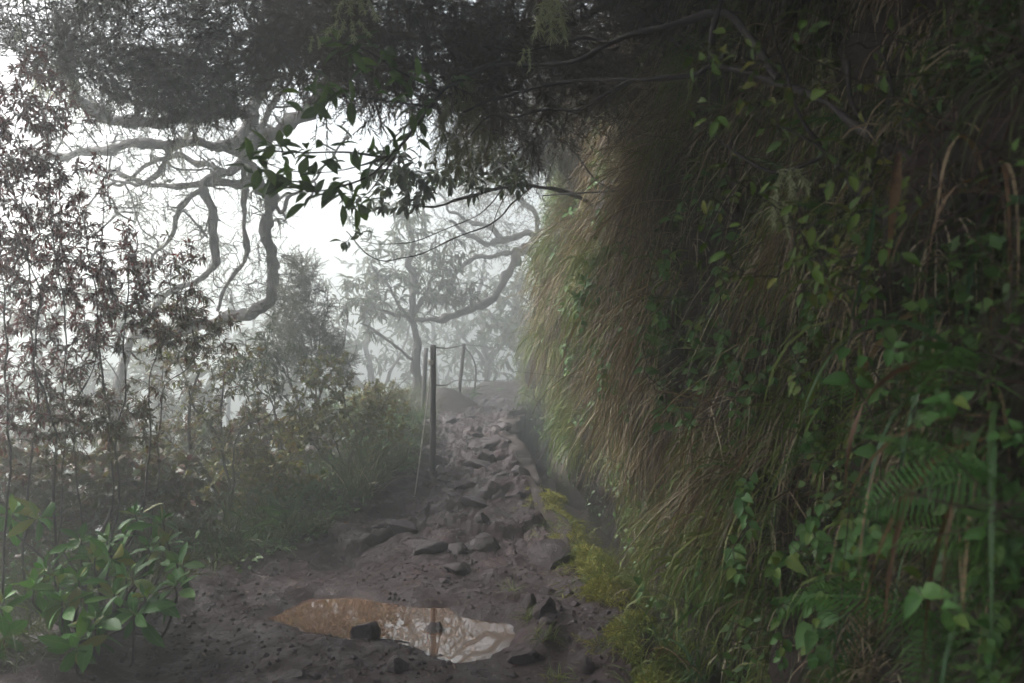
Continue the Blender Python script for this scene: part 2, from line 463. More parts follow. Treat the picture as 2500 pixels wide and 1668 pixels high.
M['moss'] = leaf_mat('yellow_moss', [(0.183, 0.1992, 0.0291), (0.2691, 0.2655, 0.045), (0.1399, 0.1715, 0.0291), (0.2153, 0.1771, 0.0595), (0.3337, 0.3319, 0.0661)], 0.6, 0.35)
M['moss_olive'] = leaf_mat('olive_moss', [(0.1148, 0.1418, 0.0243), (0.162, 0.1823, 0.0405), (0.135, 0.1013, 0.0378), (0.2093, 0.2025, 0.0607)], 0.6, 0.3)
M['cover'] = leaf_mat('small_bank_leaf', [(0.049, 0.105, 0.0308), (0.077, 0.147, 0.042), (0.105, 0.175, 0.049), (0.042, 0.084, 0.035)], 0.42, 0.3)
M['reed_green'] = leaf_mat('reed_blade', [(0.035, 0.080, 0.035), (0.055, 0.115, 0.05), (0.08, 0.13, 0.05)], 0.4, 0.3)
M['reed_dry'] = leaf_mat('dry_reed_blade', [(0.17, 0.105, 0.065), (0.27, 0.19, 0.12), (0.13, 0.07, 0.048), (0.34, 0.26, 0.17)], 0.6, 0.25, None, ((0.09, 0.05, 0.035), 0.52, 22.0))
M['lichen'] = leaf_mat('beard_lichen', [(0.36, 0.40, 0.26), (0.46, 0.49, 0.33), (0.30, 0.32, 0.20)], 0.8, 0.3)
M['lichen_olive'] = leaf_mat('olive_lichen', [(0.20, 0.21, 0.11), (0.28, 0.28, 0.16), (0.16, 0.15, 0.09)], 0.8, 0.3)
M['dead_leaf'] = leaf_mat('dead_leaf', [(0.20, 0.075, 0.03), (0.28, 0.12, 0.05), (0.14, 0.07, 0.04)], 0.5, 0.2)
M['litter'] = leaf_mat('leaf_litter', [(0.07, 0.042, 0.035), (0.11, 0.07, 0.052), (0.05, 0.03, 0.028), (0.16, 0.105, 0.075)], 0.5, 0.15)
M['post'] = bark_mat('weathered_post', (0.028, 0.022, 0.024), (0.07, 0.056, 0.056), None, 30, 0.6)
M['post_pale'] = bark_mat('pale_post_face', (0.16, 0.15, 0.15), (0.30, 0.28, 0.28), None, 30, 0.6)
M['rope'] = bark_mat('white_rope', (0.34, 0.32, 0.29), (0.58, 0.55, 0.50), None, 120, 0.7)
M['wire'] = bark_mat('dull_wire', (0.03, 0.027, 0.028), (0.06, 0.05, 0.05), None, 60, 0.5)

def water_mat():
    m, t, b, o = nt('muddy_water'); p = pos(t)
    at = t.nodes.new('ShaderNodeAttribute'); at.attribute_name = 'rnd'          # depth of the water, cm
    c = ramp(t, noise_node(t, 1.6, 4, 0.6, p), [(0.35, (0.105, 0.056, 0.033)), (0.65, (0.14, 0.082, 0.054))])
    dpt = mathn(t, 'ADD', at.outputs['Fac'], mathn(t, 'MULTIPLY', mathn(t, 'SUBTRACT', noise_node(t, 14, 4, 0.6, p), 0.5), 0.9))
    c = mixc(t, ramp(t, dpt, [(0.25, (0, 0, 0)), (1.0, (1, 1, 1))]), (0.045, 0.024, 0.020), c)
    t.links.new(c, b.inputs['Base Color']); b.inputs['Roughness'].default_value = 0.015
    b.inputs['IOR'].default_value = 2.0; b.inputs['Specular IOR Level'].default_value = 0.5
    bump(t, b, noise_node(t, 2.2, 1, 0.4, p), 0.012, 0.01)
    return m
M['water'] = water_mat()
# ------------------------------------------------------------------ the lie of the land
_zy = [-6, 4, 5.7, 6.3, 6.9, 7.6, 8.3, 9.3, 11, 14, 20, 60]
_zz = [0, 0, 0.02, 0.11, 0.24, 0.36, 0.45, 0.52, 0.57, 0.61, 0.7, 1.0]
def zp(y): return np.interp(y, _zy, _zz)
_ly = [-6, 3.4, 4.7, 5.6, 6.5, 7.4, 9, 11, 13, 16, 19, 25, 60]
_lx = [-2.3, -2.15, -1.9, -1.55, -1.2, -0.86, -0.95, -1.25, -1.0, 0.1, 1.6, 6, 40]
def xl(y): return np.interp(y, _ly, _lx)
_ry = [-6, 2.5, 3.6, 4.6, 5.7, 7.2, 9, 10.4, 12, 14, 17, 25, 60]
_rx = [0.4, 0.46, 0.53, 0.57, 0.37, 0.10, -0.12, -0.13, 0.05, 0.62, 2.5, 10, 45]
def xr(y): return np.interp(y, _ry, _rx)

PUD = np.array([P(px, py, 1.6 / (py - 834) * FPX)[:2] for px, py in
    [(628, 1502), (690, 1478), (770, 1452), (860, 1450), (935, 1461), (1010, 1474), (1090, 1474), (1130, 1490), (1185, 1500), (1262, 1508), (1284, 1540),
     (1255, 1568), (1190, 1590), (1120, 1602), (1070, 1588), (1005, 1566), (930, 1552), (860, 1554), (780, 1540), (700, 1522)]])
def poly_sd(x, y, poly):
    """signed distance to a polygon, negative inside"""
    x, y = np.asarray(x, float), np.asarray(y, float)
    d = np.full(x.shape, 1e9); inside = np.zeros(x.shape, bool)
    for a, b in zip(poly, np.roll(poly, -1, 0)):
        ex, ey = b - a; wx, wy = x - a[0], y - a[1]
        t = np.clip((wx * ex + wy * ey) / (ex * ex + ey * ey), 0, 1)
        d = np.minimum(d, np.hypot(wx - ex * t, wy - ey * t))
        c = ((a[1] > y) != (b[1] > y)) & (x < (b[0] - a[0]) * (y - a[1]) / (b[1] - a[1] + 1e-12) + a[0])
        inside ^= c
    return np.where(inside, -d, d)

LEDGES = [(6.35, 0.085, 0.35), (6.95, 0.07, 0.6), (7.45, 0.05, -0.3), (7.95, 0.09, 0.15), (8.6, 0.06, -0.5), (9.4, 0.05, 0.4), (10.6, 0.04, -0.3)]
def path_z(x, y):
    z = zp(y) + 0.0 * x
    for k, (yk, a, sl) in enumerate(LEDGES):
        w = yk + sl * 0.3 * x + 0.22 * fbm(x * 1.7 + k * 7, k * 3.3, 0, 3, 40 + k)
        z = z + a * (sstep(w - 0.035, w + 0.035, y) - sstep(w - 0.7, w + 0.35, y))
    rough = 0.55 + 0.9 * sstep(5.4, 6.4, y)
    n = 0.030 * fbm(x * 1.8, y * 1.8, 0, 3, 3) + 0.020 * fbm(x * 6, y * 6, 0, 4, 9) * rough + 0.012 * np.abs(fbm(x * 15, y * 15, 0, 3, 21)) * rough
    n = n + 0.006 * fbm(x * 42, y * 42, 0, 2, 31)
    ledge = 0.05 * sstep(0.25, 0.38, np.abs(noise3(x * 2.1 + 0.3 * y, y * 3.4, 0, 77))) * sstep(5.6, 6.3, y)
    n = n + ledge * 0.2 + 0.022 * sstep(5.7, 6.5, y) * (1 - np.abs(fbm(x * 3.0 + 3, y * 4.2, 0, 3, 141))) ** 3 - 0.012 * sstep(5.7, 6.5, y)
    sd = poly_sd(x, y, PUD)
    pit = sstep(0.16, -0.16, sd)
    n = n * (1 - 0.75 * pit) + 0.018 * sstep(0.5, 0.08, sd) * (1 - pit)
    n = n - 0.075 * pit
    n = np.where((sd < 0.5) & (y < 5.7), np.maximum(n, np.minimum(-0.055 + 0.7 * sd, -0.010)), n)
    # verge on the valley side rises a little, the edge to the channel too
    e = x - xl(y); n = n + 0.10 * sstep(0.35, -0.25, e) + 0.04 * sstep(-0.3, 0.0, x - xr(y))
    return z + n

def ground_z(x, y):
    dl = xl(y) - x
    z = zp(np.minimum(y, 30)) - 0.10 + 0.0 * x
    z = z + 0.14 * sstep(0.1, 0.6, dl)
    drop = np.maximum(0, dl - 1.25 - 0.9 * sstep(6.0, 3.5, y))
    z = z - 0.72 * drop + 0.0045 * np.minimum(drop, 40) ** 2
    z = z + (0.05 + 0.10 * sstep(0.5, 4, dl)) * fbm(x * 1.1, y * 1.1, 0, 4, 61) * sstep(0.0, 0.5, dl)
    z = z - 0.55 * sstep(-0.02, 0.06, x - xr(y))
    # earth hummock beside the fence
    z = z + 0.42 * np.exp(-(((x + 1.05) / 0.55) ** 2 + ((y - 12.1) / 0.7) ** 2))
    return z

def grid_mesh(X, Y, Z):
    r, c = X.shape
    V = np.stack([X, Y, Z], -1).reshape(-1, 3); i = np.arange(r * c).reshape(r, c)
    F = np.stack([i[:-1, :-1], i[:-1, 1:], i[1:, 1:], i[1:, :-1]], -1).reshape(-1, 4)
    return V, F

# the hillside as one sheet
gx = np.concatenate([np.linspace(-70, -14, 30), np.linspace(-13, -5, 40), np.linspace(-4.9, 1.6, 100), np.linspace(2.2, 60, 16)])
gy = np.concatenate([np.linspace(-30, 0, 20), np.linspace(0.3, 20, 140), np.linspace(20.5, 80, 30)])
X, Y = np.meshgrid(gx, gy)
mb = MB(); mb.add(*grid_mesh(X, Y, ground_z(X, Y)))
tag(mb.build('ground', M['soil']), 'dark soil slope falling away to the valley', None, None, 'structure')

# the path
vy = np.concatenate([np.linspace(0.5, 3.0, 40), np.linspace(3.03, 9.5, 330), np.linspace(9.55, 21, 90)])
uu = np.linspace(0, 1, 150)
Y = np.repeat(vy[:, None], len(uu), 1)
X = (xl(Y) - 0.45) + (xr(Y) + 0.03 - xl(Y) + 0.45) * uu[None]
mb = MB(); mb.add(*grid_mesh(X, Y, path_z(X, Y)))
tag(mb.build('path', M['mud']), 'wet muddy footpath with worn stony ledges climbing into the mist', None, None, 'structure')

# muddy water standing in the hollow
wx, wyy = np.meshgrid(np.linspace(PUD[:, 0].min() - 0.12, PUD[:, 0].max() + 0.12, 90), np.linspace(PUD[:, 1].min() - 0.1, PUD[:, 1].max() + 0.1, 60))
WZ = -0.026; dep = (WZ - path_z(wx, wyy)) * 100
V, F = grid_mesh(wx, wyy, np.full_like(wx, WZ)); F = F[(poly_sd(wx, wyy, PUD).ravel()[F] < 0.085).all(1)]
mb = MB(); mb.add(V, F, np.clip(dep, -1, 5).ravel())
tag(mb.build('puddle_water', M['water']), 'muddy brown puddle reflecting the pale sky', None, None, 'structure')

# the bank: a steep earth face along the channel
BK = catmull([(0.75, -3), (0.95, 0), (1.08, 1.2), (1.16, 2.2), (1.17, 3.4), (1.02, 5), (0.72, 7), (0.53, 9), (0.54, 10.5), (0.70, 12), (1.3, 13.6), (2.4, 15), (5, 16.6), (10, 18.5), (24, 24)], 14)
BS = np.concatenate([[0], np.cumsum(np.linalg.norm(np.diff(BK, axis=0), axis=1))])
def bank_base(s): return np.stack([np.interp(s, BS, BK[:, 0]), np.interp(s, BS, BK[:, 1])], -1)
def bank_dir(s): return unit(bank_base(s + 0.15) - bank_base(s - 0.15))
def bank_pt(s, h):
    s, h = np.asarray(s, float), np.asarray(h, float)
    b = bank_base(s); t = bank_dir(s); nrm = np.stack([-t[..., 1], t[..., 0]], -1)
    z0 = zp(b[..., 1]) - 0.55
    hh = np.minimum(h, 4.6); back = np.maximum(0, h - 4.6)
    dsp = -0.03 * hh - 0.006 * hh ** 2 - 1.6 * back + 0.24 * fbm(s * 0.9, hh * 0.8, 0, 3, 71) + 0.12 * fbm(s * 2.6, hh * 2.2, 0, 3, 75)
    dsp = dsp - 0.10 * sstep(0.9, 0.2, hh) + 0.06 * np.sin(np.clip(hh, 0, 3.2))
    z = z0 + hh + back * 0.8
    return np.stack([b[..., 0] + nrm[..., 0] * dsp, b[..., 1] + nrm[..., 1] * dsp, z], -1)
def bank_nrm(s, h):
    e = 0.08
    a = bank_pt(s + e, h) - bank_pt(s - e, h); b = bank_pt(s, h + e) - bank_pt(s, h - e)
    return -unit(np.cross(a, b))
def s_of_y(y): return np.interp(y, BK[:, 1], BS)
ss = np.linspace(0, BS[-1], 260); hs = np.concatenate([np.linspace(-0.1, 4.6, 80), np.linspace(4.7, 9.5, 14)])
S, Hh = np.meshgrid(ss, hs); V = bank_pt(S, Hh)
mb = MB(); mb.add(*grid_mesh(V[..., 0], V[..., 1], V[..., 2]))
tag(mb.build('hillside_bank', M['bank']), 'steep earth bank overgrown with grass and ferns', None, None, 'structure')

# stone wall of the water channel between path and bank
wy = np.linspace(0.4, 12.5, 260)
prof = [(-0.14, -0.25), (-0.12, -0.03), (-0.07, 0.045), (0.0, 0.07), (0.07, 0.05), (0.11, -0.03), (0.12, -0.7)]
V = []
for k, (dx, dz) in enumerate(prof):
    lift = sstep(8.0, 6.2, wy) if dz > -0.2 else 1.0
    V.append(np.stack([xr(wy) + 0.11 + dx + 0.06 * fbm(wy * 2.1, k * 0.7, 0, 3, 91), wy, zp(wy) + dz * np.where(dz > 0, lift, 1) + 0.05 * fbm(wy * 2.7, k * 0.6, 3, 3, 93)], -1))
V = np.stack(V, 1); mb = MB(); mb.add(*grid_mesh(V[..., 0], V[..., 1], V[..., 2]))
tag(mb.build('channel_wall', M['soil']), 'low rough stone wall between muddy path and dark channel', 'wall')
def wall_top(y, u): return np.stack([xr(y) + 0.11 + u + 0.06 * fbm(y * 2.1, 2.1, 0, 3, 91), y, zp(y) + 0.065 * (1 - (u / 0.14) ** 2) * sstep(8.0, 6.2, y) + 0.05 * fbm(y * 2.7, 1.8, 3, 3, 93)], -1)

# the mist: one closed box of even air
def haze_box():
    x0, x1, y0, y1, z0, z1 = -72, 62, -32, 82, -42, HAZE_TOP
    V = [(x, y, z) for z in (z0, z1) for y in (y0, y1) for x in (x0, x1)]
    F = [(0, 2, 3, 1), (4, 5, 7, 6), (0, 1, 5, 4), (2, 6, 7, 3), (0, 4, 6, 2), (1, 3, 7, 5)]
    m = bpy.data.materials.new('mist'); m.use_nodes = True; t = m.node_tree; t.nodes.clear()
    o = t.nodes.new('ShaderNodeOutputMaterial'); v = t.nodes.new('ShaderNodeVolumePrincipled')
    v.inputs['Color'].default_value = (0.89, 0.955, 0.945, 1); v.inputs['Density'].default_value = HAZE_DENSITY; v.inputs['Anisotropy'].default_value = 0.6
    t.links.new(v.outputs[0], o.inputs['Volume'])
    mb = MB(); mb.add(V, F); ob = mb.build('haze', m, smooth=False)
    tag(ob, 'pale mist filling the whole wood', None, None, 'stuff')
haze_box()

# ------------------------------------------------------------------ stones on the path
def rock_mesh(name, seed, flat=0.6, cuts=9, sub=4):
    r = np.random.default_rng(seed)
    import bmesh
    bm = bmesh.new(); bmesh.ops.create_icosphere(bm, subdivisions=sub, radius=1.0)
    V = np.array([v.co[:] for v in bm.verts]); F = np.array([[v.index for v in f.verts] for f in bm.faces]); bm.free()
    for _ in range(cuts):
        nv = unit(r.normal(0, 1, 3)); dd = 0.45 + 0.35 * r.random(); over = np.maximum(0, V @ nv - dd); V = V - over[:, None] * nv * 0.92
    V = V * (1 + 0.10 * fbm(V[:, 0] * 1.6 + seed, V[:, 1] * 1.6, V[:, 2] * 1.6, 3, seed))[:, None]
    V = V + 0.03 * np.stack([fbm(V[:, 0] * 6, V[:, 1] * 6, V[:, 2] * 6 + i * 5, 2, seed + i) for i in range(3)], 1)
    V[:, 2] *= flat
    mb = MB(); mb.add(V, F); return mb.mesh(name, M['rock'], smooth=True)
ROCKS = [rock_mesh('stone', 100 + i, [0.45, 0.6, 0.75, 0.5, 0.65][i % 5]) for i in range(9)]
def rock(px, py, w, h, variant, label, rot=None, group=None, name='stone', sink=0.4, dep=None, tilt=0.0):
    """a stone whose foot is seen at (px, py), w and h wide and high in pixels there"""
    d = 3.0
    for _ in range(30): d = 0.5 * d + 0.5 * (CAMZ - float(zp(d))) * FPX / (py - 834)
    for _ in range(3): d = 0.4 * d + 0.6 * (CAMZ - path_z(np.array((px - 1250) / FPX * d), np.array(d)).item()) * FPX / (py - 834)
    x = (px - 1250) / FPX * d; W = w / FPX * d / 2; Hz = (h * 0.78 if py < 1450 else h) / FPX * d / 2
    me = ROCKS[variant % len(ROCKS)]; zs = max(v.co.z for v in me.vertices)
    o = bpy.data.objects.new(name, me); C.objects.link(o)
    dep = dep or 1.0
    sz = Hz * 2 / (zs * (2 - sink * 2) ) * 1.1
    o.scale = (W, W * dep, sz); o.rotation_euler = (tilt, tilt * 0.6, rot if rot is not None else random.uniform(-0.3, 0.3))
    o.location = (x, d + W * dep * 0.6, path_z(np.array(x), np.array(d)).item() + sz * zs * (1 - sink * 2) * 0.5)
    return tag(o, label, 'stone', group)
rock(882, 1560, 86, 38, 1, 'dark wedge shaped stone at the front edge of the puddle beside a stick', 0.2, dep=0.7)
rock(1063, 1560, 60, 36, 4, 'smooth rounded stone standing in the puddle', 0.1, dep=0.9)
rock(960, 1300, 190, 26, 0, 'flat pale stone slab at the valley edge of the path below the fence', 0.05, dep=0.5, name='stone_slab')
rock(1180, 1342, 110, 44, 2, 'dark block stone with a sheer face in the middle of the lower step', 0.25, dep=0.8)
rock(1105, 1350, 80, 26, 5, 'squat brown stone beside the dark block stone of the lower step', 0.6)
rock(1030, 1348, 140, 32, 3, 'broad muddy stone in the lower step below the flat slab', -0.2, dep=0.6)
rock(1352, 1385, 135, 62, 7, 'big muddy boulder leaning against the mossy channel wall', 0.4, dep=0.9, name='boulder', tilt=0.12, sink=0.42)
rock(1120, 1400, 80, 34, 8, 'low dark stone half sunk in mud halfway from puddle to lower step', 0.0)
rock(1180, 1278, 50, 32, 6, 'small peaked stone just above the lower step', 0.5)
rock(1150, 1242, 150, 26, 0, 'long grey stone forming the second step', -0.08, dep=0.5, name='stone_slab')
rock(1218, 1222, 40, 36, 2, 'small pale upright stone at the end of the second step', 0.3, tilt=0.3)
rock(1172, 1212, 70, 36, 5, 'shiny grey angular stone behind the second step', 0.2)
rock(1120, 1192, 95, 20, 3, 'thin grey stone ledge ahead of the fence post foot', -0.1, dep=0.5)
rock(1160, 1148, 165, 30, 0, 'wide flat topped stone forming the step level with the post foot', 0.03, dep=0.6, name='stone_slab')
rock(1190, 1088, 130, 22, 3, 'dark stone ledge on the path beside the black channel', 0.1, dep=0.6, name='stone_slab')
rock(1093, 1036, 66, 30, 7, 'rounded boulder at the path edge just behind the fence post', 0.3, dep=0.9, name='boulder')
rock(1326, 1508, 70, 48, 2, 'grey shard of stone tilted up beside the puddle end', 0.9, tilt=0.35)
rock(1290, 1480, 50, 30, 5, 'small grey stone between the puddle and the tilted shard', 0.2)
rock(1436, 1640, 44, 34, 4, 'pale stone in the mud at the foot of the mossy wall', 0.2)
rock(975, 1640, 70, 30, 6, 'flat grey stone in the mud in front of the puddle', 0.2)
rock(1270, 1620, 100, 24, 1, 'wrinkled lump of stone at the near end of the puddle', 0.4, dep=0.7)
rock(1275, 1158, 60, 26, 6, 'small wet stone on the brink of the black channel', 0.4)
rock(1225, 1060, 70, 18, 5, 'low shiny stone on the path above the dark ledge', 0.2)
rock(1290, 1008, 95, 22, 0, 'pale flat rock where the path bends behind the bank', 0.1, dep=0.6, name='stone_slab')
STN = 0
for zone, (x0, x1, y0, y1), n, lab in [
        ('lower', (930, 1330, 1300, 1430), 9, 'small wet stone set in the mud between puddle and second step'),
        ('upper', (1075, 1270, 1120, 1280), 13, 'small wet stone among the rock steps by the fence post'),
        ('far', (1090, 1280, 1000, 1110), 9, 'small wet stone on the misty upper path'),
        ('near', (700, 1450, 1600, 1690), 6, 'small stone in the mud in front of the puddle'),
        ('wall', (1300, 1420, 1420, 1600), 9, 'small stone in the mud along the mossy channel wall')]:
    made = []
    for _ in range(n):
        w = random.uniform(16, 50) * (1.2 if zone in ('near',) else 1)
        made.append(rock(random.uniform(x0, x1), random.uniform(y0, y1), w, w * random.uniform(0.16, 0.30), random.randrange(9), lab, random.uniform(0, 3), 'small stones: ' + zone, sink=0.46))
    number_off(made, lab)
# ------------------------------------------------------------------ trees
def gz(x, y): return float(ground_z(np.array(x), np.array(y)))
def spray_crown(g, mb, per, size, start=0.3, droop=0.3, spread=0.7, extra=0.0, kinds=None):
    kinds = kinds or SPRAYS
    p, d = g.sites(per, start)
    d = unit(d + rng.normal(0, spread, d.shape) + np.array([0, 0, -droop]))
    if extra: p = p + rng.normal(0, extra, p.shape)
    k = rng.integers(0, len(kinds), len(p)); R = frames(d, jitter=0.5); s = size * (0.6 + 0.8 * rng.random(len(p)))
    for i, (V, F) in enumerate(kinds):
        m = k == i; mb.inst(V, F, p[m], R[m], s[m])

def leaf_crown(g, mb, per, size, tmpl, start=0.3, droop=0.25, spread=0.8, sizevar=0.5):
    p, d = g.sites(per, start)
    d = unit(d * 0.7 + rng.normal(0, spread, d.shape) + np.array([0, 0, -droop]))
    s = size * (1 - sizevar / 2 + sizevar * rng.random(len(p)))
    mb.inst(tmpl[0], tmpl[1], p, frames(d, jitter=0.45), s)

def px_line(pts): return np.array([P(a, b, c) for a, b, c in pts])

# --- the gnarled heath tree whose limbs fill the bright gap
base = P(200, 1020, 8.8); base[2] = ground_z(base[0], base[1]) - 0.1
T = thing('heath_tree', 'gnarled heath tree with twisted bare limbs spreading against the white mist', 'tree', base)
g = Grow()
def limb(g, T, pts, r0, r1, name='branch', mat='bark', sides=8, wig=0.05):
    q, r = g.limb(pts, r0, r1, 9, wig); m = MB()
    if r0 > 0.02: r = r * (1 + 0.22 * np.maximum(0, fbm(q[:, 0] * 7, q[:, 1] * 7, q[:, 2] * 7, 2, 23)))
    tube(m, q, r, sides, 0.5, 0.55, len(g.pts)); return m.build(name, M[mat], T)
limb(g, T, np.vstack([[base], px_line([(300, 880, 8.6), (430, 815, 8.4), (530, 790, 8.3), (590, 772, 8.1), (640, 752, 8.0), (666, 710, 7.9), (660, 640, 7.9), (648, 560, 7.8), (652, 480, 7.8), (610, 400, 7.7), (600, 383, 7.7)])]), 0.0492, 0.0546, 'trunk')
limb(g, T, px_line([(600, 383, 7.7), (640, 345, 7.6), (676, 318, 7.5), (745, 268, 7.2), (805, 190, 6.9), (860, 90, 6.6), (900, -60, 6.4)]), 0.0820, 0.0390)
limb(g, T, px_line([(600, 375, 7.7), (598, 325, 7.7), (628, 230, 7.5), (650, 153, 7.4), (655, 60, 7.3), (640, -60, 7.2)]), 0.0697, 0.0312)
limb(g, T, px_line([(598, 350, 7.7), (575, 362, 7.6), (536, 356, 7.5), (480, 345, 7.4), (421, 344, 7.3), (360, 346, 7.3), (306, 352, 7.3), (230, 367, 7.4), (150, 385, 7.5), (60, 372, 7.6)]), 0.0615, 0.0312)
limb(g, T, px_line([(615, 270, 7.6), (555, 264, 7.4), (500, 285, 7.2), (440, 295, 7.1), (370, 300, 7.1), (306, 306, 7.0), (249, 291, 7.0), (199, 245, 7.0), (187, 200, 7.0), (150, 120, 7.0)]), 0.0697, 0.0351)
limb(g, T, px_line([(600, 440, 7.7), (566, 448, 7.7), (520, 456, 7.7), (459, 459, 7.7), (383, 448, 7.8), (344, 432, 7.8), (290, 410, 7.9)]), 0.0410, 0.0156)
limb(g, T, px_line([(540, 430, 7.7), (497, 459, 7.7), (509, 498, 7.7), (532, 555, 7.7), (534, 627, 7.8), (478, 684, 7.9), (432, 711, 8.0), (380, 770, 8.1)]), 0.0451, 0.0234)
limb(g, T, px_line([(600, 383, 7.7), (597, 440, 7.8), (597, 497, 7.9), (605, 593, 8.0), (604, 625, 8.0), (562, 676, 8.1), (530, 760, 8.2)]), 0.0328, 0.0156)
limb(g, T, px_line([(500, 470, 7.7), (452, 509, 7.7), (432, 574, 7.7), (413, 600, 7.7), (379, 627, 7.7), (375, 672, 7.8)]), 0.0287, 0.0117)
limb(g, T, px_line([(700, 214, 8.1), (660, 275, 8.0), (620, 333, 7.9), (597, 363, 7.8)]), 0.0246, 0.0351)
limb(g, T, px_line([(590, 390, 7.7), (540, 430, 7.7), (500, 410, 7.8), (450, 380, 7.9), (400, 395, 7.9), (300, 440, 8.0), (240, 470, 8.1)]), 0.0410, 0.0117)
limb(g, T, px_line([(650, 480, 7.8), (690, 520, 7.9), (720, 470, 8.0), (790, 400, 8.2), (850, 330, 8.3)]), 0.0246, 0.0117)
limb(g, T, px_line([(421, 344, 7.3), (400, 380, 7.3), (370, 430, 7.3), (320, 450, 7.3), (260, 440, 7.4), (200, 420, 7.4)]), 0.0246, 0.0094)
limb(g, T, px_line([(440, 295, 7.1), (400, 260, 7.0), (340, 250, 7.0), (290, 230, 7.0), (260, 180, 7.0)]), 0.0246, 0.0109)
thick = g.pts[g.rad > 0.016]; i = rng.integers(0, len(thick), 2600); rr_ = g.rad[g.rad > 0.016][i]
m = MB(); off = unit(rng.normal(0, 1, (len(i), 3)) + [0, -0.3, -0.1]); blades(m, thick[i] + off * (rr_ * 0.85)[:, None] + rng.normal(0, 0.012, (len(i), 3)), off * 0.5 + rng.normal(0, 0.4, (len(i), 3)), 0.02 + 0.075 * rng.random(len(i)) ** 2, 0.006, 2.2, 3)
tag(m.build('limb_lichen', M['lichen_olive'], T), kind='stuff')
g.reach(np.vstack([P(rng.uniform(60, 780), rng.uniform(170, 640), rng.uniform(7.2, 8.6)) for _ in range(46)]), 0.0, 0.009, 0.034, 0.3)
tw = np.vstack([P(rng.uniform(90, 700), rng.uniform(200, 520), rng.uniform(7.0, 8.2)) for _ in range(240)])
g.reach(tw, 0.1, 0.0045, 0.022, 0.24)
tw2 = np.vstack([P(rng.uniform(330, 720), rng.uniform(480, 760), rng.uniform(7.5, 8.4)) for _ in range(120)])
g.reach(tw2, -0.2, 0.004, 0.016, 0.24)
m = MB(); g.mesh_lines(m); o = m.build('twigs', M['bark'], T); o['kind'] = 'stuff'
m = MB(); spray_crown(g, m, 4, 0.17, 0.4, 0.1, 0.6, 0.02); tag(m.build('sparse_crown', M['needle_grey'], T), kind='stuff')
g.lines = []
crown = np.vstack([ellipsoid(190, P(400, 60, 5.4), (1.15, 0.7, 0.50)), ellipsoid(80, P(60, 0, 5.6), (0.7, 0.6, 0.52)), ellipsoid(130, P(700, 10, 5.4), (0.9, 0.6, 0.5)),
                   ellipsoid(55, P(500, 210, 5.6), (0.36, 0.4, 0.17)), ellipsoid(40, P(330, 180, 5.6), (0.42, 0.4, 0.14)), ellipsoid(120, P(450, -160, 6.6), (1.9, 1.0, 0.5))])
g.reach(crown, 0.2, 0.004, 0.02, 0.16)
m = MB(); g.mesh_lines(m, 3); spray_crown(g, m, 6, 0.26, 0.1, 0.25, 0.7, 0.05); tag(m.build('crown', M['needle'], T), kind='stuff')

# --- heath on the bank whose dark crown roofs the path
def roof_tree(label, root, limbs, ells, per, size, mat, group='heath trees roofing the path', wig=0.05, nt_=1.0, extra=0.09, kinds=None):
    T = thing('heath_tree', label, 'tree', root, group); g = Grow()
    for k, (pts, r0, r1) in enumerate(limbs): limb(g, T, pts, r0, r1, 'trunk' if k == 0 else 'branch', 'bark_dark', 7, wig)
    tg = np.vstack([ellipsoid(int(n * nt_), c, r) for n, c, r in ells])
    g.reach(tg, 0.15, 0.0035, 0.018, 0.18)
    m = MB(); g.mesh_lines(m, 3); tag(m.build('twigs', M['twig'], T), kind='stuff')
    if not kinds:
        m = MB(); leaf_crown(g, m, 4, 0.042, LEAF_SLIM2, 0.2, 0.2, 0.8); tag(m.build('leaves', M['olive_leaf'], T), kind='stuff')
    m = MB(); spray_crown(g, m, per, size, 0.1, 0.3, 0.85, extra, kinds); tag(m.build('crown', M[mat], T), kind='stuff')
    return T, g
r1 = bank_pt(s_of_y(5.6), 3.6)
roof_tree('dark heath tree leaning out from the bank top over the middle of the path', r1,
    [([r1, r1 + [-0.1, -0.1, 0.5], r1 + [-0.5, -0.3, 0.9], (0.1, 4.9, 4.1), (-0.7, 4.7, 4.0), (-1.3, 4.6, 3.9)], 0.09, 0.03),
     ([r1 + [-0.3, -0.2, 0.75], (0.4, 4.6, 4.2), (-0.1, 4.2, 4.2), (-0.8, 3.8, 4.3)], 0.05, 0.02),
     ([r1 + [-0.1, 0, 0.4], (0.75, 5.2, 3.8), (0.3, 4.9, 3.55), (-0.25, 4.8, 3.4)], 0.045, 0.012)],
    [(240, (-0.75, 5.0, 3.85), (0.95, 0.7, 0.75)), (190, (0.35, 4.9, 3.95), (0.95, 0.7, 0.8)), (100, (-0.55, 4.5, 3.25), (0.7, 0.5, 0.33)), (90, (0.25, 5.3, 3.3), (0.7, 0.5, 0.42)), (110, (0.75, 6.4, 4.1), (0.8, 1.1, 0.6))], 7, 0.25, 'needle_brown', extra=0.05)
r2 = bank_pt(s_of_y(8.6), 3.3)
roof_tree('misty heath tree on the bank corner where the path narrows', r2,
    [([r2, r2 + [-0.1, -0.2, 0.6], r2 + [-0.35, -0.3, 1.1], r2 + [-0.9, -0.2, 1.5]], 0.08, 0.03), ([r2 + [-0.1, -0.2, 0.6], r2 + [0.1, 0.4, 1.1], r2 + [-0.2, 1.0, 1.5]], 0.05, 0.02)],
    [(150, (0.35, 8.3, 4.25), (0.95, 0.9, 0.8)), (90, (0.75, 8.8, 4.4), (0.8, 1.2, 0.7)), (90, (0.0, 8.4, 3.7), (0.6, 0.6, 0.45))], 8, 0.26, 'needle_brown', extra=0.07)
r3 = bank_pt(s_of_y(3.4), 4.3)
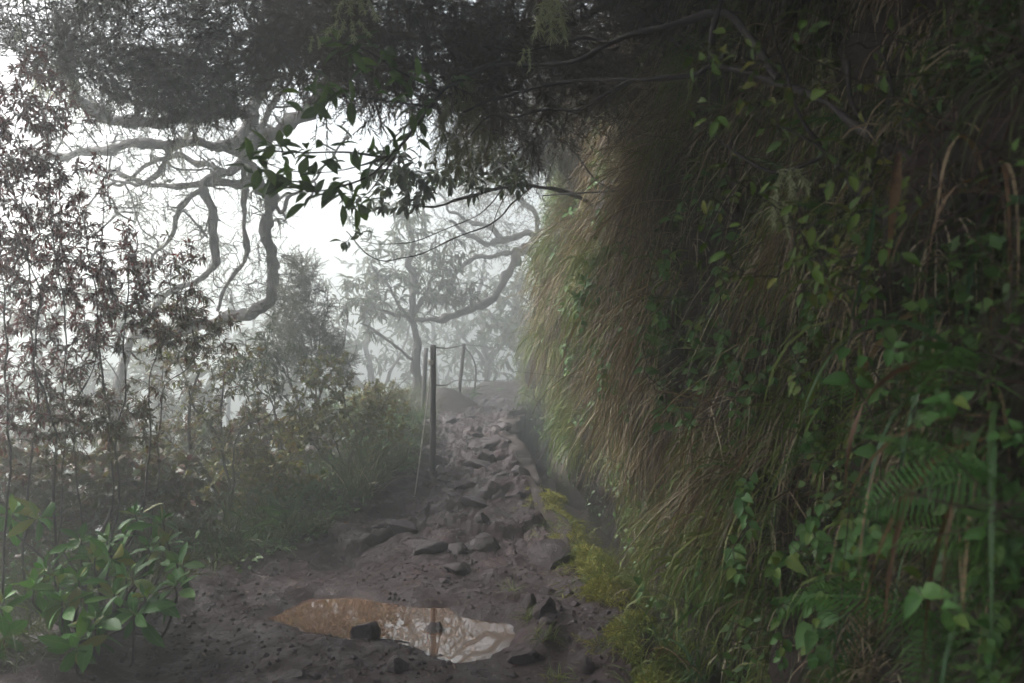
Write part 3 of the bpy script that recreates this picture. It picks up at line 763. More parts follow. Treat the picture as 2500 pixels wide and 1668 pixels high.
roof_tree('dense dark heath tree crowning the bank above the ferns', r3,
    [([r3, r3 + [0, 0, 0.4], r3 + [-0.4, 0.1, 0.7], (0.3, 3.4, 4.4)], 0.08, 0.03), ([r3 + [0, 0, 0.3], r3 + [-0.1, 1.0, 0.6], r3 + [-0.3, 1.9, 0.5]], 0.05, 0.02), ([r3 + [0, 0, 0.3], r3 + [-0.2, -1.2, 0.3], r3 + [-0.5, -2.2, 0.2]], 0.05, 0.02)],
    [(160, (1.1, 4.4, 4.15), (0.9, 1.3, 0.65)), (200, (0.5, 2.6, 4.2), (1.3, 1.2, 0.6)), (120, (1.5, 2.6, 3.7), (0.6, 1.1, 0.55)), (110, (0.2, 0.6, 4.2), (1.2, 1.2, 0.5))], 9, 0.34, 'needle', kinds=SPRAYS_COARSE)
# unseen tree beside the camera, its crown spread to shade near ground and mist
r4 = np.array([-3.6, 1.6, ground_z(-3.6, 1.6)])
roof_tree('tall unseen heath tree beside the path, crown shaped to shade the near ground', r4,
    [([r4, r4 + [0.1, 0.1, 1.5], r4 + [0.4, 0.2, 3.0], (-2.6, 2.2, 4.4), (-1.6, 2.6, 5.0)], 0.12, 0.04), ([r4 + [0.3, 0.2, 2.7], (-3.6, 2.6, 4.2), (-3.6, 3.4, 4.8)], 0.06, 0.02)],
    [(200, (-1.6, 2.6, 4.75), (1.6, 1.3, 0.6)), (120, (-3.4, 2.9, 4.7), (1.2, 1.2, 0.6)), (140, (-1.7, 0.4, 4.7), (1.6, 1.2, 0.6)), (150, (-2.4, 4.2, 5.1), (1.5, 0.9, 0.45)), (130, (-4.3, 4.6, 5.0), (1.2, 1.0, 0.5))], 9, 0.34, 'needle', kinds=SPRAYS_COARSE)

r5 = np.array([-4.9, 3.0, gz(-4.9, 3.0)])  # unseen tree added at the left, built tall to block the low sun
roof_tree('tall unseen bushy heath tree added on the valley side to block low sun', r5,
    [([r5, r5 + [0.1, 0.0, 1.2], r5 + [0.0, 0.2, 2.6], r5 + [0.2, 0.1, 4.2], r5 + [0.1, 0.2, 5.4]], 0.11, 0.03), ([r5 + [0, 0, 1.0], r5 + [0.1, 0.8, 2.0], r5 + [0.1, 1.4, 3.2]], 0.06, 0.02), ([r5 + [0, 0, 1.0], r5 + [0.2, -0.9, 2.0], r5 + [0.1, -1.6, 3.0]], 0.06, 0.02)],
    [(190, (-4.7, 1.8, 2.3), (0.9, 1.5, 2.0)), (70, (-5.0, 3.9, 3.0), (0.85, 0.9, 1.6)), (180, (-4.8, 3.0, 4.7), (1.1, 1.9, 1.0))], 8, 0.36, 'needle', kinds=SPRAYS_COARSE)

# --- trees standing in the mist
def mist_tree(name, label, root, limbs, ells, per, size, mat, tmpl=LEAF_SLIM, sides=6, bark='bark', twig_r=0.006, sprays=False, group='trees fading into the mist'):
    root = np.array(root, float); T = thing(name, label, 'tree', root, group); g = Grow()
    for k, (pts, r0, r1_) in enumerate(limbs): limb(g, T, pts, r0, r1_, 'trunk' if k == 0 else 'branch', bark, sides, 0.06)
    g.reach(np.vstack([ellipsoid(n, c, r, 0.15) for n, c, r in ells]), 0.2, twig_r, 0.03, 0.16)
    m = MB(); g.mesh_lines(m, 4); tag(m.build('twigs', M[bark], T), kind='stuff')
    m = MB()
    if sprays: spray_crown(g, m, per, size, 0.2, 0.1, 0.7, 0.05)
    else: leaf_crown(g, m, per, size, tmpl, 0.25, 0.3, 0.8)
    tag(m.build('crown', M[mat], T), kind='stuff')
q = P(1022, 960, 12.8); q[2] = gz(q[0], q[1]) - 0.1
mist_tree('mist_tree', 'slim leafy tree behind the fence post, half dissolved in mist', q,
    [(np.vstack([[q], px_line([(1020, 860, 12.8), (1008, 740, 12.8), (1002, 620, 12.9), (995, 520, 13.0)])]), 0.09, 0.03),
     (px_line([(1015, 800, 12.8), (960, 730, 12.6), (905, 640, 12.5)]), 0.04, 0.015), (px_line([(1010, 760, 12.8), (1060, 690, 12.9), (1090, 590, 13.0)]), 0.04, 0.015),
     (px_line([(1012, 780, 12.8), (930, 760, 12.6), (860, 740, 12.5)]), 0.035, 0.012), (px_line([(1020, 880, 12.8), (930, 820, 12.5), (880, 790, 12.3)]), 0.03, 0.012)],
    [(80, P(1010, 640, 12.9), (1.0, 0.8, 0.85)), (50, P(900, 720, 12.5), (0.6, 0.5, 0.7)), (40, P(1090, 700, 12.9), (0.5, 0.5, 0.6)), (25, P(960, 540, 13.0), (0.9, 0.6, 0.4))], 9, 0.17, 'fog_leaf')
q = np.array([1.7, 15.0, 0.7])
mist_tree('mist_heath_tree', 'twisted bare heath tree reaching from behind the bank across the misty bend', q,
    [(np.vstack([[q], px_line([(1400, 720, 14.4), (1340, 660, 13.9), (1290, 615, 13.6), (1262, 618, 13.5), (1240, 665, 13.4), (1212, 711, 13.3), (1136, 765, 13.2), (1060, 775, 13.2), (1015, 782, 13.2)])]), 0.14, 0.035),
     (px_line([(1300, 620, 13.6), (1290, 570, 13.5), (1235, 585, 13.4), (1174, 592, 13.3), (1130, 560, 13.2), (1097, 540, 13.2)]), 0.07, 0.03),
     (px_line([(1266, 615, 13.5), (1200, 628, 13.4), (1136, 646, 13.3), (1105, 690, 13.3), (1080, 740, 13.3)]), 0.05, 0.02),
     (px_line([(1300, 590, 13.6), (1310, 520, 13.6), (1260, 480, 13.5), (1200, 470, 13.4)]), 0.06, 0.025), (px_line([(1235, 585, 13.4), (1180, 545, 13.3), (1120, 520, 13.2), (1070, 470, 13.2)]), 0.05, 0.02)],
    [(60, P(1180, 560, 13.4), (1.0, 0.6, 0.6)), (40, P(1140, 470, 13.4), (1.2, 0.8, 0.5)), (20, P(1120, 720, 13.3), (0.6, 0.4, 0.4))], 7, 0.22, 'needle_grey', sprays=True)
FT = [(900, 19, 'first', 3.6, 1.7), (1180, 21, 'x', 4.2, 1.6), (720, 17, 'x', 3.0, 1.2), (1270, 18, 'x', 3.4, 1.1), (560, 21, 'x', 3.4, 1.8), (300, 18, 'x', 3.0, 1.6), (1060, 25, 'x', 5.4, 2.0), (100, 14, 'x', 3.0, 1.2), (400, 13, 'x', 2.2, 1.0)]
FL = ['pale leafy tree left of the slim tree, far off in the mist', 'tall faint tree above the bend of the fence', 'faint rounded tree between the heath limbs and the slim tree', 'faint tree just beside the bank edge beyond the fence',
      'faint tree seen through the drooping limbs of the heath tree', 'faint tree low behind the twisted limbs in the valley', 'very faint tall tree straight above the fence posts', 'faint tree behind the red leaved bush', 'misty bush like tree below the drooping limbs']
for (px, d, _, top, rr), lab in zip(FT, FL):
    x = (px - 1250) / FPX * d; z = gz(x, d); q = np.array([x, d, z - 0.2])
    mid = (max(z, -2.5) + top) / 2
    mist_tree('mist_tree', lab, q, [([q, q + [0.1, 0, (top - z) * 0.4], q + [-0.1, 0.1, (top - z) * 0.75], q + [0.05, 0, (top - z) * 0.97]], 0.12, 0.03),
        ([q + [0.05, 0, (top - z) * 0.4], q + [0.7, 0.1, (top - z) * 0.6], q + [1.0, 0.1, (top - z) * 0.8]], 0.05, 0.02), ([q + [0.0, 0, (top - z) * 0.45], q + [-0.7, 0.1, (top - z) * 0.62], q + [-1.1, 0.1, (top - z) * 0.75]], 0.05, 0.02)],
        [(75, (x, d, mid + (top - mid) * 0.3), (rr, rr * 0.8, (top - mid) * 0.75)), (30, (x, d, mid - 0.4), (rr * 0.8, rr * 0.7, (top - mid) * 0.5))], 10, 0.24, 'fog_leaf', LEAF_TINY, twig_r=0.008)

# ------------------------------------------------------------------ shrubs on the valley side
def bush(name, label, root, stems, ells, per, size, mat, tmpl, twig='twig', r0=0.016, start=0.2, droop=0.2, spread=0.8, up=0.25, sprays=False, stem_name='stem', cat='bush', big=None, group=None, wig=0.14, tip=0.0022):
    root = np.array(root, float); T = thing(name, label, cat, root, group); g = Grow()
    for st in stems:
        st = np.array(st, float); st[1:-1] += rng.normal(0, 0.045, st[1:-1].shape)
        limb(g, T, st, r0 * random.uniform(0.7, 1.25), r0 * 0.3, stem_name, twig, 5, 0.035)
    g.reach(np.vstack([ellipsoid(n, c, r, 0.1) for n, c, r in ells]), up, tip, 0.012, wig)
    m = MB(); g.mesh_lines(m, 3); tag(m.build('twigs', M[twig], T), kind='stuff')
    if sprays:
        m = MB(); spray_crown(g, m, per, size, start, droop, spread, 0.015); tag(m.build('foliage', M[mat], T), kind='stuff'); return T, g
    p, d = g.sites(per, start)
    d = unit(d * 0.7 + rng.normal(0, spread, d.shape) + np.array([0, 0, -droop])); s = size * (0.65 + 0.7 * rng.random(len(p))); R = frames(d, jitter=0.45)
    idx = np.arange(len(p)); one = np.zeros(len(p), bool)
    if big:
        near = np.argsort(p[:, 1] / s)[:big]; one[near] = True
        mm = MB(); mm.add(tmpl[0], tmpl[1]); me = mm.mesh('leaf', M[mat] if isinstance(mat, str) else M[mat[0]])
        me2 = None
        if not isinstance(mat, str): m2 = MB(); m2.add(tmpl[0], tmpl[1]); me2 = m2.mesh('leaf', M[mat[1]])
        for i in near: place('leaf', me2 if me2 and mat[2](p[i]) else me, T, p[i], R[i], s[i])
    rest = ~one
    if isinstance(mat, str):
        m = MB(); m.inst(tmpl[0], tmpl[1], p[rest], R[rest], s[rest]); tag(m.build('foliage', M[mat], T), kind='stuff')
    else:
        w = np.array([mat[2](v) for v in p])
        for k, mk in ((0, rest & ~w), (1, rest & w)):
            m = MB(); m.inst(tmpl[0], tmpl[1], p[mk], R[mk], s[mk]); tag(m.build('foliage', M[mat[k]], T), kind='stuff')
    return T, g

def ground_at(px, d):
    x = (px - 1250) / FPX * d; return np.array([x, d, gz(x, d)])
b0 = ground_at(180, 4.9)
stems = []
for k, (bx, bd, mx, my, tx, ty, td) in enumerate([(60, 4.7, 70, 900, 40, 300, 4.6), (130, 4.8, 150, 880, 110, 250, 4.6), (200, 4.9, 215, 900, 190, 420, 4.7), (260, 5.0, 300, 950, 330, 560, 4.8),
        (150, 4.5, 110, 850, 10, 520, 4.4), (330, 5.1, 380, 980, 560, 790, 5.2), (280, 4.9, 340, 960, 480, 640, 5.0), (20, 4.4, 30, 800, -60, 300, 4.4), (230, 5.0, 250, 850, 260, 330, 4.8)]):
    a = ground_at(bx, bd); stems.append([a, P(mx, (my + 1250) / 2, (bd + td) / 2), P(mx, my, (bd + td) / 2), P((mx + tx) / 2, (my + ty) / 2, td), P(tx, ty, td)])
def redness(p):
    px = 1250 + p[0] / p[1] * FPX; py = 834 - (p[2] - CAMZ) / p[1] * FPX
    return (py - 700) / 300 + (px - 260) / 330 + random.gauss(0, 0.4) > 0.45
bush('red_leaf_bush', 'tall many stemmed bush with dark red leaves at the valley edge', b0, stems,
     [(110, P(20, 520, 4.5), (0.22, 0.3, 0.8)), (270, P(80, 470, 4.6), (0.42, 0.4, 0.75)), (230, P(170, 740, 4.8), (0.55, 0.4, 0.6)), (170, P(350, 720, 4.9), (0.45, 0.35, 0.45)), (160, P(60, 990, 4.6), (0.5, 0.3, 0.45)), (90, P(470, 800, 5.2), (0.4, 0.3, 0.25)), (60, P(60, 240, 4.6), (0.25, 0.3, 0.35)), (120, P(250, 1020, 4.9), (0.45, 0.3, 0.33))],
     16, 0.048, ('red_leaf', 'olive_leaf', redness), LEAF_SLIM2, 'twig', 0.0085, 0.02, 0.15, 0.85, big=280, up=0.35)
q = ground_at(760, 8.6)
bush('feathery_heath_bush', 'tall feathery grey heath bush standing in the mist behind the fern bank', q,
     [[q, P(770, 980, 8.6), P(750, 860, 8.6), P(730, 700, 8.6)], [q, P(800, 980, 8.5), P(820, 880, 8.5), P(850, 780, 8.5)], [q, P(730, 980, 8.7), P(690, 880, 8.7), P(660, 760, 8.7)], [q, P(780, 960, 8.6), P(790, 840, 8.6), P(800, 720, 8.6)], [q, P(750, 960, 8.6), P(715, 820, 8.6), P(690, 680, 8.6)]],
     [(150, P(745, 800, 8.6), (0.42, 0.4, 0.5)), (70, P(730, 690, 8.6), (0.22, 0.3, 0.3)), (60, P(800, 880, 8.5), (0.35, 0.3, 0.3)), (50, P(690, 850, 8.7), (0.3, 0.3, 0.4))], 7, 0.15, 'needle_grey', None, 'twig_brown', 0.014, 0.1, -0.5, 0.35, 0.5, True, tip=0.003)
q = ground_at(690, 7.4)
bush('willowy_shrub', 'slender shrub with narrow grey green leaves in front of the feathery bush', q,
     [[q, P(690, 1000, 7.4), P(670, 900, 7.4), P(650, 800, 7.4)], [q, P(660, 1000, 7.3), P(620, 920, 7.3), P(600, 830, 7.3)], [q, P(720, 1010, 7.3), P(735, 930, 7.3), P(745, 870, 7.3)]],
     [(60, P(650, 880, 7.4), (0.35, 0.3, 0.4)), (30, P(600, 900, 7.3), (0.3, 0.2, 0.3))], 12, 0.075, 'willow_leaf', LEAF_SLIM, 'twig', 0.010, 0.1, 0.0, 0.55, 0.4, big=120)
q = ground_at(840, 7.3)
bush('yellow_green_bush', 'low fine leaved yellow green bush left of the fence post', q,
     [[q, P(830, 1100, 7.2), P(800, 1000, 7.2), P(760, 900, 7.2)], [q, P(850, 1080, 7.2), P(850, 980, 7.2), P(830, 890, 7.2)], [q, P(880, 1080, 7.3), P(920, 1000, 7.3), P(960, 940, 7.4)], [q, P(800, 1100, 7.1), P(740, 1020, 7.1), P(700, 960, 7.1)], [q, P(900, 1100, 7.3), P(960, 1060, 7.4), P(1000, 1040, 7.4)]],
     [(150, P(820, 1000, 7.2), (0.5, 0.35, 0.38)), (120, P(920, 1040, 7.4), (0.38, 0.3, 0.33)), (110, P(740, 1060, 7.1), (0.42, 0.3, 0.35)), (50, P(800, 900, 7.2), (0.3, 0.3, 0.2))], 13, 0.042, 'yellow_leaf', LEAF_TINYW, 'twig_brown', 0.010, 0.05, 0.1, 0.8, 0.3)
q = ground_at(560, 6.4)
bush('russet_undergrowth_bush', 'loose russet and olive bush growing below the drooping limbs', q,
     [[q, P(560, 1050, 6.4), P(560, 950, 6.4), P(545, 850, 6.4)], [q, P(520, 1080, 6.3), P(465, 1000, 6.2), P(460, 900, 6.2), P(420, 820, 6.2)], [q, P(600, 1080, 6.4), P(640, 1000, 6.4), P(660, 930, 6.4)], [q, P(480, 1120, 6.2), P(400, 1060, 6.2), P(330, 1000, 6.2)]],
     [(90, P(520, 950, 6.3), (0.55, 0.4, 0.4)), (80, P(600, 1070, 6.3), (0.45, 0.35, 0.3)), (70, P(420, 1080, 6.2), (0.5, 0.35, 0.3)), (50, P(430, 860, 6.2), (0.35, 0.3, 0.25))], 12, 0.05, ('olive_leaf', 'yellow_leaf', lambda p: random.random() < 0.4), LEAF_TINY, 'twig', 0.011, 0.1, 0.1, 0.75, 0.25)
q = ground_at(300, 6.6)
bush('misty_undergrowth_bush', 'tangled leafless thicket in the mist behind the red leaved bush', q,
     [[q, P(300, 1080, 6.6), P(280, 960, 6.6), P(250, 860, 6.6)], [q, P(340, 1080, 6.6), P(390, 980, 6.6), P(400, 880, 6.6)], [q, P(240, 1100, 6.6), P(180, 1020, 6.6), P(120, 940, 6.6)]],
     [(120, P(280, 1000, 6.7), (0.8, 0.4, 0.45)), (60, P(120, 1080, 6.5), (0.6, 0.4, 0.3))], 5, 0.05, 'olive_leaf', LEAF_SLIM, 'twig', 0.009, 0.2, 0.1, 0.8, 0.2, wig=0.22)
for px, d, top, rx, mat, tm, lab in [(330, 5.7, 0.75, 0.7, 'olive_leaf', LEAF_SLIM, 'dark low thicket behind the rosettes of the big leaved shrub'), (-20, 5.3, 0.9, 0.7, 'olive_leaf', LEAF_SLIM, 'dark thicket at the picture edge below the red leaves'), (120, 5.9, 0.55, 0.9, 'olive_leaf', LEAF_SLIM, 'low tangled thicket filling the gap under the red leaved bush'), (420, 7.3, 0.7, 0.9, 'willow_leaf', LEAF_SLIM, 'grey green thicket on the slope below the drooping limbs'), (600, 8.0, 0.85, 0.8, 'olive_leaf', LEAF_SLIM, 'misty thicket left of the feathery heath bush'),
        (250, 8.0, 0.5, 1.2, 'willow_leaf', LEAF_SLIM, 'misty grey thicket far down the slope behind the stems'), (920, 9.6, 0.95, 0.5, 'yellow_leaf', LEAF_TINYW, 'small misty bush behind the yellow green bush'), (640, 6.7, 0.55, 0.6, 'yellow_leaf', LEAF_TINYW, 'small yellowish bush in front of the willowy shrub'), (30, 7.5, 0.9, 1.0, 'olive_leaf', LEAF_SLIM, 'dim misty thicket behind the red leaved bush at the picture edge')]:
    q = ground_at(px, d); zc = (q[2] + top) / 2; c = np.array([q[0], d, zc]); hz = max(0.35, (top - q[2]) / 2 + 0.15)
    bush('thicket', lab, q, [[q, q + [rx * f * 0.3, 0, hz * 0.7], q + [rx * f * 0.7, 0.05, hz * 1.7]] for f in (-1.0, -0.4, 0.1, 0.6, 1.0)], [(170, c, (rx, 0.45, hz)), (90, c + [0, 0, hz * 0.4], (rx * 0.8, 0.4, hz * 0.7))], 15, 0.065 if tm is LEAF_SLIM else 0.045, mat, LEAF_TINYW, 'twig', 0.008, 0.1, 0.1, 0.8, 0.25, wig=0.2, group='thickets on the valley slope')
# ------------------------------------------------------------------ growth on the bank
def bank_scatter(n, y0, y1, h0, h1, power=1.0):
    """points on the bank, thicker near the camera so that they look evenly spread in perspective"""
    u = rng.random(n); y = y0 * (y1 / y0) ** (u ** power) if y0 > 0.3 else y0 + (y1 - y0) * u
    h = h0 + (h1 - h0) * rng.random(n); s = s_of_y(y)
    return s, h, bank_pt(s, h), bank_nrm(s, h)
ZUP = np.array([0, 0, 1.0])
def clumped(s, h, sc, thr, seed):
    return fbm(s * sc, h * sc * 0.7, 0, 2, seed) > thr

def clump_grass(name, mat, label, n, y0, y1, h0, h1, keep, per, out, L, w, grav, fan=0.32, rad=0.035, nseg=5):
    """grass rooted in clumps on the face; every clump has its own lean, length and tint"""
    s, h, p, nv = bank_scatter(n, y0, y1, h0, h1)
    k = keep(s, h, p); p, nv = p[k], nv[k]; N = len(p)
    cd = nv * out[0] + ZUP * out[1] + rng.normal(0, 0.22, p.shape) + np.stack([0 * p[:, 0], 1 + 0 * p[:, 0], 0 * p[:, 0]], 1) * rng.normal(0, 0.35, (len(p), 1)); cl = L[0] + (L[1] - L[0]) * rng.random(N); cg = grav[0] + (grav[1] - grav[0]) * rng.random(N); cr = rng.random(N)
    i = np.repeat(np.arange(N), per); M_ = len(i)
    m = MB(); blades(m, p[i] + rng.normal(0, rad, (M_, 3)), cd[i] + rng.normal(0, fan, (M_, 3)), cl[i] * (0.5 + 0.65 * rng.random(M_)), w[0] + (w[1] - w[0]) * rng.random(M_), cg[i] * (0.75 + 0.5 * rng.random(M_)), nseg, rnd=np.clip(cr[i] * 0.75 + 0.25 * rng.random(M_), 0, 1))
    tag(m.build(name, M[mat]), label, None, None, 'stuff')
def px_of(p): return 1250 + p[:, 0] / p[:, 1] * FPX
clump_grass('dry_hanging_grass', 'grass_dry', 'straw brown dead grass hanging in long curtains down the bank', 1000, 3.4, 9.0, 1.5, 4.9,
    lambda s, h, p: fbm(s * 1.5, h * 0.3, 0, 3, 201) + 0.25 * np.exp(-((px_of(p) - 1600) / 170) ** 2) > 0.10, 15, (0.30, -0.35), (0.35, 0.95), (0.0035, 0.008), (1.2, 2.4), 0.13, 0.04, 5)
clump_grass('dry_grass_tufts', 'grass_dry', 'arching tufts of dead straw grass on the bank', 620, 2.2, 9.5, 0.9, 4.0,
    lambda s, h, p: fbm(s * 1.2, h * 1.0, 0, 3, 205) > 0.02, 14, (0.45, 0.35), (0.18, 0.40), (0.004, 0.009), (3.4, 5.6), 0.36)
clump_grass('green_hanging_grass', 'grass', 'long green grass hanging from the bank beside the path', 1250, 3.2, 12.8, 0.6, 4.7,
    lambda s, h, p: (fbm(s * 1.1, h * 0.8, 0, 3, 211) > 0.02) | (px_of(p) < 1430), 15, (0.40, 0.30), (0.2, 0.5), (0.0045, 0.010), (3.0, 5.0), 0.33)
clump_grass('fresh_corner_grass', 'grass', 'fresh green grass tufts on the hazy corner of the bank', 330, 6.5, 13.0, 0.8, 4.6,
    lambda s, h, p: px_of(p) < 1470, 13, (0.5, 0.6), (0.3, 0.55), (0.006, 0.012), (3.0, 4.6), 0.38)
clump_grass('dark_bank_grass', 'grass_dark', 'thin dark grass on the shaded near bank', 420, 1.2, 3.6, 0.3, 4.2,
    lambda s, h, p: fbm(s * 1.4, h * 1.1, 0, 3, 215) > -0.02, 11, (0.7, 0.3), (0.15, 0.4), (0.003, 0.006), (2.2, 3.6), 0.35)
clump_grass('upper_dry_curtain', 'grass_dry', 'dense brown grass curtain under the brow of the bank', 330, 4.2, 8.5, 2.9, 4.8,
    lambda s, h, p: rng.random(len(s)) < 0.95, 14, (0.35, -0.2), (0.35, 0.8), (0.0035, 0.008), (1.4, 2.6), 0.16)
clump_grass('matted_thatch', 'grass_dry', 'matted broken dead grass tangled over the bank', 800, 2.4, 9.5, 0.7, 4.5,
    lambda s, h, p: fbm(s * 1.8, h * 1.6, 0, 3, 261) > -0.1, 11, (0.6, 0.0), (0.10, 0.26), (0.003, 0.008), (0.6, 2.4), 0.95, 0.09, 3)
clump_grass('broad_bank_grass', 'grass', 'broad bladed green grass tufts scattered on the bank', 330, 2.6, 9.0, 0.7, 4.2,
    lambda s, h, p: rng.random(len(s)) < 0.8, 7, (0.55, 0.5), (0.25, 0.5), (0.009, 0.016), (2.4, 4.5), 0.4)
clump_grass('mossy_bank_grass', 'moss_olive', 'fine olive moss and grass covering the foot of the bank', 2300, 3.3, 11.5, 0.2, 1.7,
    lambda s, h, p: (fbm(s * 1.3, h * 1.3, 0, 3, 221) > -0.22) & ((h > 0.95) | ((p[:, 1] < 6.6) & (p[:, 1] > 4.4))), 13, (0.45, 0.0), (0.08, 0.24), (0.003, 0.006), (2.4, 4.0), 0.45, 0.05, 3)
# small leaves over everything
m = MB()
s, h, p, nv = bank_scatter(20000, 1.2, 12.6, 0.4, 4.6)
k = clumped(s, h, 1.9, 0.12, 231) | ((p[:, 1] > 8.2) & (rng.random(len(p)) < 0.6))
p, nv = p[k], nv[k]
d = unit(nv * 0.6 + rng.normal(0, 0.5, p.shape) - ZUP * 0.35)
m.inst(*LEAF_TINYW, p + nv * (0.03 + 0.17 * rng.random((len(p), 1))), frames(d, up=(-0.6, -0.2, 0.8), jitter=0.4), 0.020 + 0.040 * rng.random(len(p)))
tag(m.build('small_leaf_cover', M['cover']), 'small green leaves matted over the bank', None, None, 'stuff')
# root hairs and dead stalks: thin twigs lying on the face
m = MB()
s, h, p, nv = bank_scatter(1500, 1.3, 9.5, 0.8, 4.6)
e = p + nv * (0.08 + 0.2 * rng.random((len(p), 1))) + rng.normal(0, 0.16, p.shape) + ZUP * rng.normal(-0.2, 0.25, (len(p), 1))
tubes_thin(m, p + nv * 0.03, e, 0.0028, 0.0012, 0.18)
tag(m.build('dead_stalk_litter', M['twig_brown']), 'thin dead stalks sticking out all over the bank', None, None, 'stuff')

# moss on the channel wall
m = MB()
n = 20000; y = 2.9 * (7.2 / 2.9) ** rng.random(n); u = rng.normal(-0.02, 0.10, n)
k = fbm(y * 1.6, u * 5, 0, 3, 241) > -0.75 + 0.55 * sstep(5.6, 7.0, y)
y, u = y[k], u[k]; uc = np.clip(u, -0.14, 0.14)
p = wall_top(y, uc); p[:, 0] += u - uc; p[:, 2] += 0.02 * (fbm(y * 5, u * 9, 0, 2, 243) + 0.4)
u = uc
blades(m, p - ZUP * 0.01, np.stack([u * 6, np.zeros_like(u), np.ones_like(u)], 1) + rng.normal(0, 0.6, p.shape), 0.03 + 0.05 * rng.random(len(p)), 0.0055, 1.4 + 1.6 * rng.random(len(p)), 2)
tag(m.build('wall_moss', M['moss']), 'bright yellow green moss capping the channel wall', None, None, 'stuff')
m = MB()
n = 2600; y = 3.0 * (6.9 / 3.0) ** rng.random(n); u = rng.normal(0.0, 0.10, n); p = wall_top(y, np.clip(u, -0.13, 0.13)); p[:, 0] += np.where(np.abs(u) > 0.13, u - np.clip(u, -0.13, 0.13), 0)
k = clumped(y, u * 0, 1.5, -0.2, 251); p = p[k]
blades(m, p - ZUP * 0.02, ZUP * 0.6 + rng.normal(0, 0.5, p.shape), 0.06 + 0.16 * rng.random(len(p)), 0.004 + 0.003 * rng.random(len(p)), 1.3 + 1.2 * rng.random(len(p)), 4)
tag(m.build('wall_grass', M['grass']), 'grass growing along the mossy channel wall', None, None, 'stuff')

# --- ferns
def frond_mesh(seed, n=22, droop=0.55, wid=0.22):
    r = np.random.default_rng(seed); m = MB()
    t = np.linspace(0, 1, n + 2); cz = 0.35 * t - (0.35 + droop) * t ** 2; cx = 0.06 * np.sin(t * 2.4 + seed)
    V, F = [], []
    for k in range(len(t)): w = 0.008 * (1.1 - t[k]); V += [(cx[k] - w, t[k], cz[k]), (cx[k] + w, t[k], cz[k] + 0.004)]
    for k in range(len(t) - 1): a = k * 2; F.append((a, a+1, a+3, a+2))
    for k in range(2, n + 2):
        q = t[k]; L = wid * (math.sin(math.pi * min(1, 0.16 + q * 0.86)) ** 0.7) + 0.012
        for sgn in (-1, 1):
            d = np.array([sgn * 0.95, 0.30 + 0.25 * q, -0.22 + r.normal(0, 0.06)]); d /= np.linalg.norm(d); p = np.array([cx[k], q, cz[k]]); a = len(V)
            w = 0.27 / n; f = np.array([0, 1, 0.1])
            V += [p, p + d * L * 0.4 + f * w, p + d * L * 0.4 - f * w * 0.9, p + d * L * 0.75 + f * w * 0.65 + [0, 0, -0.015], p + d * L * 0.75 - f * w * 0.6 + [0, 0, -0.015], p + d * L + [0, 0, -0.03]]
            F += [(a, a+1, a+2, a), (a+1, a+3, a+4, a+2), (a+3, a+5, a+4, a+3)]
    V = np.array(V, float)
    quads = [f for f in F if len(set(f)) == 4]; tris = [tuple(dict.fromkeys(f)) for f in F if len(set(f)) == 3]
    m.add(V, quads); m.F.append(np.array(tris)); return m.mesh('frond', M['fern'])
FRONDS = [frond_mesh(i, 21 + i, 0.4 + 0.12 * i) for i in range(4)]
def fern(px, py, d, size, n, label, name='fern', group='ferns on the bank', root=None, aim=None):
    root = P(px, py, d) if root is None else root
    T = thing(name, label, 'fern', root, group)
    for k in range(n):
        a = random.uniform(-1, 1) * 0.9
        dv = np.array([-0.55 + 0.25 * math.sin(k * 2.1), -0.55 + a, 0.25 + random.uniform(-0.5, 0.35)]) if aim is None else np.array(aim) + rng.normal(0, 0.3, 3)
        place('frond', FRONDS[(k + int(px)) % 4], T, root, frames(dv[None], up=(-0.3, -0.5, 0.8), jitter=0.25)[0], size * random.uniform(0.75, 1.15))
    return T
def on_bank(px, py, off=0.03):
    """the bank point seen at (px, py)"""
    best = None
    ds = np.linspace(1.2, 13, 500); q = np.stack([(px - 1250) / FPX * ds, ds, CAMZ - (py - 834) / FPX * ds], 1)
    s = s_of_y(ds); b = bank_pt(s, q[:, 2] - (zp(ds) - 0.55))
    i = np.argmax(q[:, 0] > b[:, 0]) if np.any(q[:, 0] > b[:, 0]) else len(ds) - 1
    return q[max(i - 1, 0)] , ds[max(i - 1, 0)]
